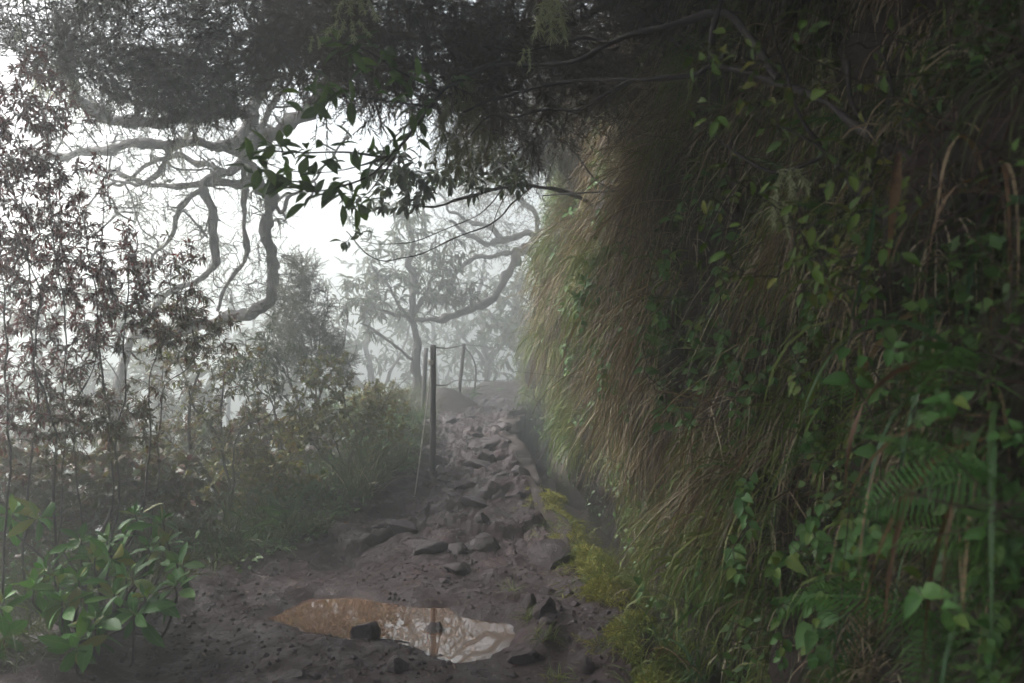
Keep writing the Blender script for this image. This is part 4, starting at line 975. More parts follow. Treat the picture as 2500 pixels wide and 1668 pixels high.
FERNS = [(1655, 850, 2, 0.28, 'ferns hanging side by side in the hazy middle of the bank, the first'), (1780, 860, 3, 0.26, 'pale green fern right of the dry grass curtain in mid bank'), (2180, 1060, 2, 0.30, 'feathery fern hanging above the bright leafy stems low on the near bank'),
    (2130, 560, 3, 0.30, 'dark fern hanging high on the near bank below the slanting branch'), (2230, 260, 3, 0.30, 'fern in deep shade near the upper corner of the bank'), (2080, 300, 2, 0.26, 'fern in shade beside the slanting branch high on the bank'),
    (1960, 470, 3, 0.28, 'fern behind the pale lichen tufts on the upper bank'), (2020, 520, 3, 0.24, 'small fern just below the lichen tufts on the upper bank'), (2150, 1440, 3, 0.42, 'bright feathery fern arching low on the near bank'), (2300, 1520, 3, 0.40, 'fern overhanging the bottom corner beneath the dry reeds'),
    (2420, 1340, 3, 0.36, 'fern among the broad reed blades low on the near bank'), (2460, 1180, 3, 0.34, 'fern in shade behind the dry reeds at the picture edge'), (1540, 1400, 3, 0.22, 'grey green fern growing out of the channel wall moss'), (1460, 1240, 2, 0.14, 'tiny fern at the head of the mossy wall'),
    (1650, 1460, 2, 0.20, 'fern drooping over the black water channel'), (1730, 1660, 3, 0.22, 'fern at the bottom edge beside the mossy wall'), (1500, 620, 3, 0.30, 'misty fern on the far part of the bank near the path bend'), (1560, 870, 3, 0.26, 'fern in the green herbs of the hazy bank'),
    (1900, 1230, 2, 0.26, 'fern tucked between leafy herbs in the lower middle bank'), (2010, 1060, 3, 0.24, 'little fern beneath the bright leafy stem in mid bank'), (2350, 900, 3, 0.34, 'dark fern behind the tall reed blades in mid bank'), (1850, 300, 3, 0.30, 'fern hanging where the slim dead stem leaves the bank')]
for px, py, n, size, lab in FERNS:
    if 'side by side' in lab: lab = 'pale fern with two fronds in the hazy middle of the bank'
    f, d = on_bank(px, py); d -= 0.16 + 0.03 * d; q = P(px, py, d); T = fern(px, py, d, size * 0.95, n + 1, lab, root=q)
    f = f + [0.06, 0.02, -0.03]; m = MB(); tube(m, catmull([f, (f + q) / 2 + [0, 0, 0.04], q], 4), 0.004, 5); m.build('stalk', M['stem_green'], T)

# --- leafy herbs
HERB_LEAF = [MB() for _ in range(3)]
for k, mm in enumerate(HERB_LEAF): mm.add(*leaf([0.55, 0.62, 0.48][k], 7, 0.18, 0.28 + 0.1 * k, 0.36, 0.12, 0.012, 0.06))
HERB_LEAF = [mm.mesh('leaf', M['herb']) for mm in HERB_LEAF]
def herb(root, tip, nodes, size, label, name='leafy_herb', group='leafy herbs on the bank', foot=None):
    foot = root if foot is None else foot
    T = thing(name, label, 'herb', foot, group)
    mid = (root + tip) / 2 + rng.normal(0, 0.03, 3) + np.array([-0.03, -0.03, 0.02]); q = catmull([root, mid, tip], 8)
    m = MB(); qq = q if foot is root else np.vstack([catmull([foot, (foot + root) / 2 + [0, 0, 0.05], root], 4)[:-1], q]); tube(m, qq, np.linspace(0.004, 0.0015, len(qq)), 5); m.build('stem', M['stem_green'], T)
    L = len(q) - 1
    for k in range(nodes):
        f = 0.25 + 0.75 * (k + 0.5) / nodes; i = int(f * L); t = unit(q[min(i + 1, L)] - q[i - 1]); a = k * 1.57 + 0.4
        s0 = unit(np.cross(t, [0.2, 0.9, 0.3])); s1 = np.cross(t, s0); out = s0 * math.cos(a) + s1 * math.sin(a)
        for sg in (-1, 1):
            dv = out * sg * 0.9 + t * 0.45 + np.array([-0.15, -0.25, -0.15]) + rng.normal(0, 0.12, 3)
            place('leaf', HERB_LEAF[(k + (sg > 0)) % 3], T, q[i], frames(dv[None], up=(-0.4, -0.7, 0.6), jitter=0.15)[0], size * random.uniform(0.7, 1.1) * (1 - 0.35 * f))
    for sg in (-1, 1):
        dv = unit(q[-1] - q[-3]) + np.array([sg * 0.4, -0.2, 0.1]); place('leaf', HERB_LEAF[0], T, q[-1], frames(dv[None], up=(-0.4, -0.7, 0.6))[0], size * 0.55)
    return T
HERBS = [(2000, 1000, 2000, 1130, 5, 0.062, 'bright herb with large leaves in mid bank, upper of the pair'), (1880, 800, 1885, 920, 4, 0.055, 'bright leafy herb hanging below the pale spiky leaves in mid bank'), (2030, 710, 1975, 790, 4, 0.055, 'leafy herb nodding over the dark hollow in mid bank'),
    (1950, 870, 1960, 960, 5, 0.055, 'cluster of bright leaves beside the drooping reed in mid bank'), (1840, 1170, 1830, 1290, 5, 0.062, 'pale green herb in a long hanging spray above the channel'), (1790, 1180, 1770, 1250, 4, 0.06, 'broad leaved herb left of the long hanging spray above the channel'), (1820, 1300, 1800, 1400, 5, 0.062, 'leafy tail below the long hanging spray above the channel'),
    (1650, 1150, 1640, 1210, 3, 0.055, 'small dark leaved herb beside the grass fringe above the channel'), (2120, 1200, 2090, 1330, 5, 0.062, 'tall herb with paired leaves low on the near bank'), (2040, 1260, 1990, 1310, 3, 0.058, 'small herb with two pale leaves low on the near bank'), (2100, 1330, 2105, 1400, 4, 0.06, 'herb with glossy round leaves just above the arching fern'),
    (2030, 1440, 2000, 1530, 4, 0.07, 'big leaved herb hanging over the channel at the bottom'), (2010, 1520, 1990, 1590, 3, 0.085, 'herb with the broadest pale leaves near the bottom edge'), (1920, 1370, 1890, 1390, 3, 0.085, 'herb with a large round pale leaf above the channel'), (1610, 1400, 1600, 1470, 3, 0.07, 'dull brown tinged herb leaning over the black channel'),
    (1440, 700, 1420, 800, 5, 0.07, 'misty green herb on the hazy far edge of the bank'), (1400, 840, 1385, 920, 5, 0.07, 'misty green herb low on the hazy far edge of the bank'), (1480, 880, 1470, 960, 5, 0.065, 'green herb in mid height on the hazy bank'), (1560, 760, 1550, 840, 4, 0.06, 'green herb among straw grass on the hazy bank'),
    (1700, 1010, 1690, 1090, 4, 0.058, 'herb at the lower end of the straw grass curtain'), (1760, 640, 1770, 720, 4, 0.055, 'herb below the slim dead stem on the bank'), (2200, 760, 2190, 860, 3, 0.055, 'dim herb between the dry reeds and the leafy stems'), (2350, 1420, 2330, 1500, 3, 0.06, 'dim herb beneath the reeds near the bottom corner'), (2180, 1250, 2150, 1330, 4, 0.055, 'herb pressed against the arching reeds low on the bank')]
for (ax, ay, bx, by, n, size, lab) in HERBS:
    f, d = on_bank(ax, ay); f = f + [0.06, 0.02, -0.02]; d -= 0.26 + 0.02 * d; q = P(ax, ay, d); e = P(bx, by, d - 0.12 - 0.02 * d); herb(q, e, n, size * 1.35, lab, foot=f)
ZONES = [((1345, 1480), (470, 760), 16, 0.085, 'pale green herb in the upper part of the hazy bank corner'), ((1345, 1480), (760, 1050), 16, 0.08, 'pale green herb in the lower part of the hazy bank corner'), ((1500, 1720), (520, 1000), 18, 0.07, 'leafy sprig among the straw grass of the middle bank'),
         ((1720, 2050), (760, 1150), 10, 0.06, 'small leafy sprig between the straw grass and the reeds'), ((1720, 2100), (1150, 1600), 12, 0.06, 'small leafy sprig low on the bank above the black channel'), ((2100, 2450), (900, 1620), 10, 0.055, 'dim leafy sprig under the reeds of the near bank')]
for (x0, x1), (y0, y1), n, size, lab in ZONES:
    made = []
    for _ in range(n):
        ax, ay = random.uniform(x0, x1), random.uniform(y0, y1); f, d = on_bank(ax, ay); f = f + [0.06, 0.02, -0.02]; d -= 0.2 + 0.03 * d
        q = P(ax, ay, d); e = q + np.array([random.uniform(-0.12, 0.06), -0.06, random.uniform(-0.2, 0.08)]); made.append(herb(q, e, random.choice([3, 4]), size * random.uniform(0.9, 1.25), lab, 'leafy_sprig', 'sprigs: ' + lab, foot=f))
    number_off(made, lab)
# creepers trailing down over the grass
made = []
for _ in range(18):
    ax, ay = random.uniform(1440, 2180), random.uniform(380, 1250); f, d = on_bank(ax, ay); d1 = d - 0.20 - 0.03 * d
    pts = [f + [0.06, 0.02, 0], P(ax, ay, d1)]; L = random.uniform(0.35, 0.8); x, z = pts[-1][0], pts[-1][2]
    for k in range(1, 5): pts.append(np.array([x + rng.normal(0, 0.05), d1 + rng.normal(0, 0.04), z - L * k / 4]))
    T = thing('creeper', 'leafy creeper trailing down over the bank grass', 'creeper', pts[0], 'creepers trailing down the bank'); made.append(T)
    q = catmull(pts, 6); m = MB(); tube(m, q, np.linspace(0.004, 0.0018, len(q)), 5); m.build('stem', M['twig_brown'], T)
    for k in range(random.randint(10, 16)):
        i = random.randint(6, len(q) - 1); dv = np.array([random.choice([-1, 1]) * random.uniform(0.4, 1.0), random.uniform(-0.7, 0.0), random.uniform(-0.7, 0.2)])
        place('leaf', HERB_LEAF[k % 3], T, q[i], frames(dv[None], up=(-0.4, -0.7, 0.6), jitter=0.3)[0], random.uniform(0.035, 0.085))
number_off(made, 'leafy creeper trailing down over the bank grass')
# big dim leaves at the bottom edge
T0, d = on_bank(2080, 1660); T = thing('broad_leaf_plant', 'plant with big oval dark leaves at the bottom edge of the bank', 'plant', T0)
mm = MB(); mm.add(*leaf(0.5, 7, 0.16, 0.2, 0.42, 0.06, 0.01)); BL = mm.mesh('leaf', M['laurel'])
for dv, s in [((-0.9, -0.3, 0.25), 0.19), ((-0.4, -0.5, 0.5), 0.16), ((0.5, -0.6, 0.4), 0.17), ((0.8, -0.5, 0.1), 0.14), ((0.1, -0.8, -0.1), 0.15), ((-0.7, -0.6, -0.2), 0.13)]:
    place('leaf', BL, T, T0 + np.array([-0.03, -0.12, 0.04]), frames(np.array([dv], float), up=(-0.3, -0.6, 0.7), jitter=0.1)[0], s)
m = MB(); tube(m, catmull([T0, T0 + [-0.02, -0.06, 0.03], T0 + [-0.03, -0.12, 0.04]], 3), 0.004, 5); m.build('stem', M['stem_green'], T)

# --- reeds with broad blades at the near end of the bank
def strip(root, d0, L, w, grav, seg=9, twist=0.0):
    m = MB(); p = np.array(root, float); d = unit(np.array(d0, float)); V = []
    side = unit(np.cross(d, [0.1, 0.95, 0.2])); wob = rng.normal(0, 0.05, 3)
    for k in range(seg + 1):
        t = k / seg; ww = w * 0.5 * (min(1, 0.35 + t * 2.6) * (1 - max(0, t - 0.35) / 0.65) ** 0.8 + 0.015); a = twist * t
        sd = unit(side - d * (side @ d)); nn = np.cross(sd, d); sv_ = sd * math.cos(a) + nn * math.sin(a); c = np.cross(sv_, d)
        V += [p - sv_ * ww, p + c * ww * 0.3, p + sv_ * ww]
        d = unit(d + np.array([0, 0, -grav / seg * (0.4 + 1.2 * t)]) + wob * 0.3); p = p + d * L / seg
    F = [(3*k + j, 3*k + j + 1, 3*k + j + 4, 3*k + j + 3) for k in range(seg) for j in range(2)]
    m.add(V, F, rng.random()); return m
def reed(label, root, specs, name='reed_clump'):
    T = thing(name, label, 'reed', root, 'broad bladed reeds on the near bank')
    for (d0, L, w, grav, dry, tw) in specs:
        strip(np.array(root) + rng.normal(0, 0.02, 3), d0, L, w, grav, 10, tw).build('blade', M['reed_dry' if dry else 'reed_green'], T)
def rspec(n, L, dry, out=(-0.3, -0.25, 0.15), w=0.02, g=(3.4, 6.0), spread=0.22):
    return [(np.array(out) + rng.normal(0, spread, 3), L * random.uniform(0.6, 1.15), w * random.uniform(0.45, 0.9), random.uniform(*g), random.random() < dry, random.uniform(-1.2, 1.2)) for _ in range(n)]
for px, py, n, L, dry, w, lab in [(2440, 480, 9, 0.62, 0.75, 0.022, 'dry brown reed clump hanging at the picture edge in mid height'), (2330, 760, 7, 0.55, 0.35, 0.020, 'green and straw reed clump hanging left of the dry clump'), (2380, 930, 9, 0.6, 0.5, 0.022, 'mixed reed clump with the longest blades in the lower bank'),
        (2470, 1050, 9, 0.6, 0.7, 0.02, 'dry reed clump hanging into the bottom corner'), (2210, 1000, 6, 0.42, 0.15, 0.016, 'slim green reed clump between the herbs and the dry reeds'), (2300, 1250, 7, 0.45, 0.3, 0.017, 'reed clump arching over the ferns near the bottom'), (2480, 1400, 7, 0.45, 0.25, 0.02, 'broad green reed clump in the bottom corner'), (1990, 1130, 6, 0.34, 0.2, 0.010, 'narrow grass like reed arching above the long hanging spray')]:
    q, d = on_bank(px, py); reed(lab, q, rspec(n, L, dry, w=w))
q, d = on_bank(2200, 360)
T = thing('dead_reed_leaf', 'single long straw coloured dead leaf dangling in front of the upper bank', 'leaf', P(2196, 372, 2.0))
m = strip(P(2196, 372, 2.0), (-0.12, -0.02, -1), 0.30, 0.030, 0.1, 9, 0.5); o = m.build('blade', M['reed_dry'], T)
m = MB(); tube(m, catmull([P(2183, 352, 2.5), P(2192, 348, 2.25), P(2196, 372, 2.0)], 5), 0.002, 4); m.build('stalk', M['twig_brown'], T)
T = thing('green_reed_leaf', 'single narrow green reed leaf hanging beside the pale spiky leaves', 'leaf', P(2135, 500, 2.1))
strip(P(2135, 500, 2.1), (-0.08, 0, -1), 0.34, 0.016, 0.0, 9, 0.3).build('blade', M['reed_green'], T)
f, d = on_bank(2135, 500); m = MB(); tube(m, catmull([f + [0.06, 0.02, 0], (f + P(2135, 500, 2.1)) / 2 + [0, 0, 0.06], P(2135, 500, 2.1)], 5), 0.003, 5); m.build('stalk', M['stem_green'], T)
q, d = on_bank(1720, 1600); reed('dark green grass clump arching from the channel across the mossy wall', P(1700, 1660, 3.5), rspec(14, 0.36, 0.1, (-0.15, -0.3, 0.8), 0.014, (1.4, 2.4), 0.45), 'sedge_clump')
reed('dark sedge clump in the channel at the bottom edge', P(1625, 1600, 3.8), rspec(9, 0.26, 0.2, (0.1, -0.2, 0.9), 0.012, (1.6, 2.6), 0.5), 'sedge_clump')
# ------------------------------------------------------------------ branches that cross the view
LAUREL = [MB() for _ in range(3)]
for k, mm in enumerate(LAUREL): mm.add(*leaf([0.36, 0.42, 0.32][k], 7, 0.22, [0.15, 0.3, 0.45][k], 0.5, 0.08, 0.01))
LAUREL = [mm.mesh('leaf', M['laurel']) for mm in LAUREL]
q0, d0 = on_bank(2400, 520)
T = thing('laurel_tree', 'broad leaved laurel whose dark branches arch from the bank across the top of the path', 'tree', q0)
g = Grow()
limb(g, T, np.vstack([[q0], px_line([(2297, 440, 2.25), (2183, 352, 2.5), (2087, 302, 2.7), (2010, 241, 2.85), (1915, 203, 3.0), (1800, 178, 3.2), (1736, 165, 3.3), (1697, 184, 3.35), (1613, 191, 3.45), (1544, 195, 3.55), (1449, 191, 3.7), (1334, 210, 3.85), (1200, 245, 4.0), (1130, 275, 4.05)])]), 0.016, 0.0055, 'trunk', 'bark_dark', 8, 0.012)
limb(g, T, px_line([(1900, 190, 3.02), (1830, 90, 3.2), (1766, 38, 3.3), (1621, 65, 3.45), (1487, 99, 3.55), (1430, 130, 3.6), (1372, 153, 3.65), (1290, 160, 3.7), (1200, 165, 3.75), (1120, 200, 3.75), (1078, 226, 3.75), (1030, 290, 3.7), (990, 344, 3.65), (940, 385, 3.6)]), 0.017, 0.006, 'branch', 'bark_dark', 7, 0.012)
limb(g, T, px_line([(1544, 195, 3.55), (1487, 222, 3.6), (1410, 264, 3.7), (1345, 264, 3.75), (1250, 295, 3.85), (1200, 287, 3.9), (1150, 330, 3.95)]), 0.010, 0.004, 'branch', 'bark_dark', 6, 0.012)
limb(g, T, px_line([(1487, 99, 3.55), (1420, 88, 3.6), (1340, 110, 3.65), (1270, 130, 3.7), (1180, 115, 3.75)]), 0.009, 0.004, 'branch', 'bark_dark', 6, 0.012)
limb(g, T, px_line([(1736, 165, 3.3), (1750, 60, 3.25), (1790, -60, 3.2)]), 0.014, 0.010, 'branch', 'bark_dark', 6, 0.012)
for pts in [[(940, 385, 3.6), (860, 410, 3.5), (790, 420, 3.45), (700, 415, 3.4), (640, 395, 3.35)], [(940, 385, 3.6), (850, 372, 3.5), (760, 372, 3.45), (680, 370, 3.4), (625, 365, 3.35)], [(960, 370, 3.62), (900, 430, 3.5), (830, 455, 3.4), (740, 470, 3.35), (650, 440, 3.3)],
            [(980, 355, 3.65), (930, 430, 3.55), (900, 470, 3.5), (860, 500, 3.5)], [(1050, 260, 3.73), (960, 250, 3.6), (880, 240, 3.5), (800, 235, 3.45), (760, 255, 3.4)], [(1078, 226, 3.75), (980, 180, 3.6), (900, 130, 3.5), (840, 110, 3.45)]]:
    limb(g, T, px_line(pts), 0.005, 0.0022, 'branch', 'bark_dark', 5, 0.006)
def laurel_leaves(T, pts, per, size, seed):
    for (px, py, d, rad) in pts:
        c = P(px, py, d)
        for k in range(per):
            a = random.uniform(0, 6.28); dv = np.array([math.cos(a) * 0.8 - 0.45, random.uniform(-0.7, 0.3), math.sin(a) * 0.6 + random.choice([0.3, -0.5, -0.1])])
            p = c + rng.normal(0, rad, 3) * np.array([1, 0.7, 0.6])
            i = int(np.argmin(np.linalg.norm(g.pts - p, axis=1))); p = g.pts[i] + unit(p - g.pts[i]) * min(0.05, np.linalg.norm(p - g.pts[i]))
            place('leaf', LAUREL[(k + int(px)) % 3], T, p, frames(dv[None], up=(0, -0.5, 0.8), jitter=0.5)[0], size * random.uniform(0.65, 1.15))
laurel_leaves(T, [(640, 350, 3.35, 0.05), (620, 430, 3.3, 0.06), (690, 375, 3.4, 0.06), (700, 450, 3.35, 0.07), (760, 470, 3.4, 0.07), (820, 455, 3.45, 0.08), (850, 385, 3.5, 0.09), (900, 350, 3.55, 0.09), (770, 250, 3.4, 0.07), (830, 215, 3.45, 0.08), (860, 120, 3.45, 0.08), (760, 370, 3.4, 0.07), (940, 60, 3.55, 0.09), (870, 490, 3.5, 0.05), (1000, 300, 3.65, 0.12), (1060, 210, 3.7, 0.12), (950, 200, 3.6, 0.1)], 11, 0.105, 1)
# second, mistier laurel behind
q1, d1 = on_bank(1500, 530)
T2 = thing('laurel_tree', 'mist veiled laurel with thin arching twigs hanging low over the path', 'tree', q1); g = Grow()
limb(g, T2, np.vstack([[q1], px_line([(1475, 509, 7.1), (1399, 478, 6.8), (1353, 459, 6.6), (1300, 455, 6.4), (1231, 455, 6.2), (1136, 482, 6.0), (1060, 505, 5.9), (990, 500, 5.8)])]), 0.025, 0.006, 'trunk', 'bark_dark', 7, 0.012)
limb(g, T2, px_line([(1300, 455, 6.4), (1250, 500, 6.2), (1210, 540, 6.1), (1136, 572, 6.0), (1040, 613, 5.9), (983, 630, 5.85), (933, 640, 5.8), (891, 620, 5.75), (845, 565, 5.7)]), 0.008, 0.003, 'branch', 'bark_dark', 5, 0.01)
limb(g, T2, px_line([(1231, 455, 6.2), (1190, 505, 6.1), (1100, 555, 6.0), (1010, 590, 5.9), (930, 600, 5.85), (880, 590, 5.8)]), 0.006, 0.0025, 'branch', 'bark_dark', 5, 0.01)
limb(g, T2, px_line([(1280, 456, 6.35), (1225, 400, 6.2), (1150, 390, 6.1), (1060, 420, 6.0), (960, 440, 5.9)]), 0.009, 0.003, 'branch', 'bark_dark', 5, 0.01)
limb(g, T2, px_line([(1240, 470, 6.2), (1215, 520, 6.1), (1200, 570, 6.05), (1190, 585, 6.0)]), 0.004, 0.002, 'branch', 'bark_dark', 5, 0.01)
g.reach(np.vstack([ellipsoid(60, P(1050, 430, 6.0), (0.5, 0.3, 0.22)), ellipsoid(40, P(1190, 420, 6.1), (0.4, 0.3, 0.2)), ellipsoid(22, P(960, 480, 5.9), (0.35, 0.25, 0.15)), np.array([P(850, 560, 5.7), P(835, 590, 5.7), P(880, 570, 5.75), P(1000, 600, 5.9)])]), 0.0, 0.0022, 0.006, 0.14)
m = MB(); g.mesh_lines(m, 4); tag(m.build('twigs', M['bark_dark'], T2), kind='stuff')
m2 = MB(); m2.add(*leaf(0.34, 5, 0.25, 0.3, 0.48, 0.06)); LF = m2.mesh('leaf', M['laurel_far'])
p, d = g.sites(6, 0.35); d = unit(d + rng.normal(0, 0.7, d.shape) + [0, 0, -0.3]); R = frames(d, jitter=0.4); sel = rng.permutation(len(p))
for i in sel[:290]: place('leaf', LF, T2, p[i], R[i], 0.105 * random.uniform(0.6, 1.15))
m = MB(); i = sel[290:]; m.inst(*leaf(0.34, 5, 0.25, 0.3, 0.48, 0.06), p[i], R[i], 0.105 * (0.6 + 0.5 * rng.random(len(i)))); tag(m.build('foliage', M['laurel_far'], T2), kind='stuff')

# near shrub with small bright leaves high on the bank
q, d = on_bank(2250, 700)
NS = thing('bank_shrub', 'shrub with small bright leaves spilling over the upper near bank', 'bush', q); g = Grow()
for pts in [[(2250, 700, 2.5), (2150, 560, 2.5), (2060, 420, 2.6), (1960, 330, 2.7), (1880, 290, 2.8)], [(2200, 640, 2.5), (2100, 620, 2.5), (2000, 640, 2.6), (1920, 620, 2.7)], [(2100, 480, 2.55), (2150, 350, 2.5), (2180, 200, 2.5), (2160, 80, 2.5)],
            [(2000, 360, 2.7), (1950, 250, 2.7), (1900, 120, 2.7), (1880, 20, 2.7)], [(2150, 560, 2.5), (2260, 420, 2.4), (2330, 300, 2.4), (2380, 180, 2.4)], [(2010, 380, 2.65), (1900, 420, 2.7), (1800, 380, 2.8), (1720, 330, 2.9)]]:
    limb(g, NS, px_line(pts), 0.009, 0.003, 'stem', 'bark_dark', 5, 0.02)
tg = [P(rng.uniform(1700, 2250), rng.uniform(60, 720), rng.uniform(1.9, 2.5)) for _ in range(95)] + [P(rng.uniform(1680, 1860), rng.uniform(120, 260), rng.uniform(2.4, 2.8)) for _ in range(14)] + [P(rng.uniform(1880, 2130), rng.uniform(500, 720), rng.uniform(2.0, 2.4)) for _ in range(35)]
g.reach(np.array(tg), 0.0, 0.0015, 0.004, 0.16)
m = MB(); g.mesh_lines(m, 4); tag(m.build('twigs', M['bark_dark'], NS), kind='stuff')
m2 = MB(); m2.add(*leaf(0.42, 6, 0.2, 0.25, 0.45, 0.08)); NL = m2.mesh('leaf', M['near_leaf'])
p, d = g.sites(4, 0.3); d = unit(d + rng.normal(0, 0.7, d.shape) + [0, -0.2, -0.2]); R = frames(d, up=(-0.3, -0.3, 0.9), jitter=0.4); sel = rng.permutation(len(p))[:300]
for i in sel: place('leaf', NL, NS, p[i], R[i], 0.055 * random.uniform(0.55, 1.1))

# slim dead stems, loops of bare vine
def vine(name, label, pts, r0, r1, mat='bark_dark', cat='branch', group=None, origin=None):
    pp = px_line(pts); q = catmull(pp, 7); m = MB(); tube(m, q, np.linspace(r0, r1, len(q)), 6, 0.5, 0.15, 3)
    return tag(m.build(name, M[mat], origin=tuple(pp[0])), label, cat, group)
vine('dead_sapling', 'slim upright brown dead stem on the upper bank', [(1770, 150, 4.1), (1776, 230, 4.05), (1782, 330, 4.0), (1788, 420, 3.98), (1797, 520, 3.95)], 0.010, 0.016, 'twig_brown', 'sapling')
vine('bare_branch', 'long thin bare branch slanting across the upper bank', [(1862, 272, 4.0), (1774, 337, 4.2), (1720, 385, 4.4), (1651, 425, 4.6), (1575, 452, 4.9), (1498, 467, 5.2), (1400, 472, 5.5), (1326, 478, 5.8)], 0.010, 0.004)
vine('bare_branch', 'thin branch dipping from the slanting branch into the straw grass', [(1330, 310, 5.8), (1400, 370, 5.6), (1450, 435, 5.4), (1498, 467, 5.2)], 0.008, 0.004)
vine('looping_vine', 'bare vine looping down in front of the straw grass', [(1520, 930, 5.2), (1518, 980, 5.2), (1545, 1010, 5.1), (1590, 1030, 5.0), (1650, 1042, 4.9), (1680, 1030, 4.85)], 0.003, 0.003, 'twig', 'vine')
vine('looping_vine', 'bare vine hooking down near the foot of the bank', [(1476, 1060, 5.6), (1476, 1100, 5.6), (1495, 1125, 5.5), (1525, 1130, 5.4), (1570, 1110, 5.3), (1640, 1060, 5.1)], 0.003, 0.0025, 'twig', 'vine')
vine('looping_vine', 'bare vine sagging below the slanting branch', [(1580, 470, 4.7), (1600, 500, 4.65), (1650, 502, 4.6), (1700, 470, 4.5), (1730, 420, 4.4)], 0.0025, 0.002, 'twig', 'vine')
vine('bare_branch', 'thin bare twig poking from the hazy mid bank', [(1480, 745, 6.4), (1560, 750, 6.0), (1620, 780, 5.6), (1660, 800, 5.4)], 0.003, 0.005, 'twig')
vine('dead_sapling', 'dark leaning stem high on the near bank', [(2070, 150, 2.7), (2080, 250, 2.7), (2140, 330, 2.65), (2190, 420, 2.6)], 0.008, 0.011, 'bark_dark', 'sapling')
vine('fallen_limb', 'dark crooked fallen limb lying in the undergrowth behind the big leaved shrub', [(190, 1025, 6.0), (220, 1060, 5.95), (280, 1092, 5.9), (330, 1135, 5.85), (375, 1172, 5.8), (392, 1185, 5.8), (360, 1192, 5.75), (320, 1180, 5.7), (200, 1168, 5.7)], 0.024, 0.014, 'bark_dark', 'limb')
vine('sapling_stem', 'thin dark sapling with forking twigs in the undergrowth', [(470, 1130, 6.3), (463, 1080, 6.3), (462, 1010, 6.3), (472, 950, 6.3), (490, 900, 6.3)], 0.018, 0.009, 'bark_dark', 'sapling')
vine('puddle_stick', 'thin dark stick lying along the front edge of the puddle', [(770, 1568, 4.24), (830, 1566, 4.25), (900, 1562, 4.27), (950, 1562, 4.27), (1000, 1570, 4.23)], 0.007, 0.004, 'bark_dark', 'stick')
vine('pale_stick', 'pale bent stick on the ground under the big leaved shrub', [(-10, 1628, 3.75), (40, 1625, 3.75), (90, 1645, 3.7), (130, 1650, 3.7)], 0.010, 0.008, 'twig_brown', 'stick')

# --- beard lichen
def lichen(label, px, py, d, w, h, n, mat='lichen', hang=1.0, name='beard_lichen'):
    c = P(px, py, d); W, H = w / FPX * d, h / FPX * d; m = MB()
    nc = max(2, int(w / 28))
    for j in range(nc):                       # cords with tangled side strands
        x0 = (j - (nc - 1) / 2) / nc * W; hh = H * random.uniform(0.6, 1.05); kk = n // nc
        cord = catmull([c + [x0 * 0.5, 0, 0.01], c + [x0 * 0.9, rng.normal(0, 0.01), -hh * 0.35], c + [x0 * 1.1 + rng.normal(0, 0.006), rng.normal(0, 0.01), -hh * 0.75]], 5)
        tube(m, cord, 0.0022, 4)
        f = rng.random(kk) ** 1.1 * (len(cord) - 1); i = np.minimum(f.astype(int), len(cord) - 2); t = (f - i)[:, None]
        root = cord[i] * (1 - t) + cord[i + 1] * t
        blades(m, root, rng.normal(0, 0.8, (kk, 3)) + [0, 0, -0.25 * hang], H * (0.10 + 0.20 * rng.random(kk)), 0.0036, 1.5 * hang, 5)
    return tag(m.build(name, M[mat], origin=tuple(c)), label, 'lichen', 'tufts of beard lichen')
lichen('brightest lichen tuft hanging alone at the top middle', 1345, 0, 3.0, 90, 130, 420)
lichen('pale lichen cluster at the top among the heath twigs', 870, -5, 3.4, 120, 70, 300)
lichen('pale lichen clump below the top lichen cluster', 850, 55, 3.4, 130, 60, 260)
lichen('small lichen tuft left of the top lichen clumps', 770, 95, 3.4, 50, 40, 120)
lichen('small lichen tuft on the laurel branch below the brightest tuft', 1285, 125, 3.6, 40, 60, 110)
lichen('big shaggy lichen clump beside the red leaved bush', 135, 160, 6.0, 130, 130, 420)
lichen('tiny lichen tuft in the upper corner above the red bush', 45, 65, 5.0, 30, 50, 80)
lichen('long olive lichen beard hanging in the centre over the path', 1120, 200, 4.3, 110, 190, 800, 'lichen_olive', 1.3)
lichen('lower end of a long olive lichen beard near the misty laurel', 1105, 330, 4.3, 120, 150, 700, 'lichen_olive', 1.3)
lichen('olive lichen beard right of the long central beard', 1200, 330, 4.4, 90, 90, 260, 'lichen_olive', 1.2)
lichen('pale lichen tuft on the upper bank, above another', 1930, 420, 2.6, 110, 90, 260)
lichen('pale lichen tail below the tuft on the upper bank', 1905, 500, 2.6, 60, 100, 200)
lichen('faint lichen tuft under the slanting branch at the upper bank', 2015, 150, 2.8, 70, 80, 150, 'lichen_olive')
lichen('lichen on the drooping limb of the gnarled heath tree', 430, 360, 7.2, 60, 80, 160, 'lichen_olive')
lichen('lichen wisp hanging from the upper limb of the gnarled heath tree', 470, 300, 7.1, 50, 80, 160, 'lichen_olive')

# ------------------------------------------------------------------ fence and rope
def post(label, bx, by, tx, ty, d, r, mat='post', group='posts of the path fence', lean=0.0):
    b, t = P(bx, by, d), P(tx, ty, d + lean); b[2] -= 0.15; T = thing('fence_post', label, 'post', b, group)
    q = np.linspace(0, 1, 9)[:, None] * (t - b) + b; m = MB()
    tube(m, q, np.linspace(r, r * 0.85, 9), 7, 0.5, 0.12, int(bx)); n = m.n
    m.F.append(np.array([[n - 7 + k for k in range(7)]])); m.build('shaft', M[mat], T); return T, t
T, top1 = post('nearest dark fence post standing at the valley edge of the steps', 1056, 1150, 1058, 842, 7.6, 0.032)
m = MB(); tube(m, np.linspace(0, 1, 5)[:, None] * (P(1053, 880, 7.55) - P(1052, 846, 7.55)) + P(1052, 846, 7.55), 0.012, 6); m.build('pale_face', M['post_pale'], T)
post('faint fence post just left behind the nearest one', 1032, 980, 1040, 850, 10.8, 0.035)
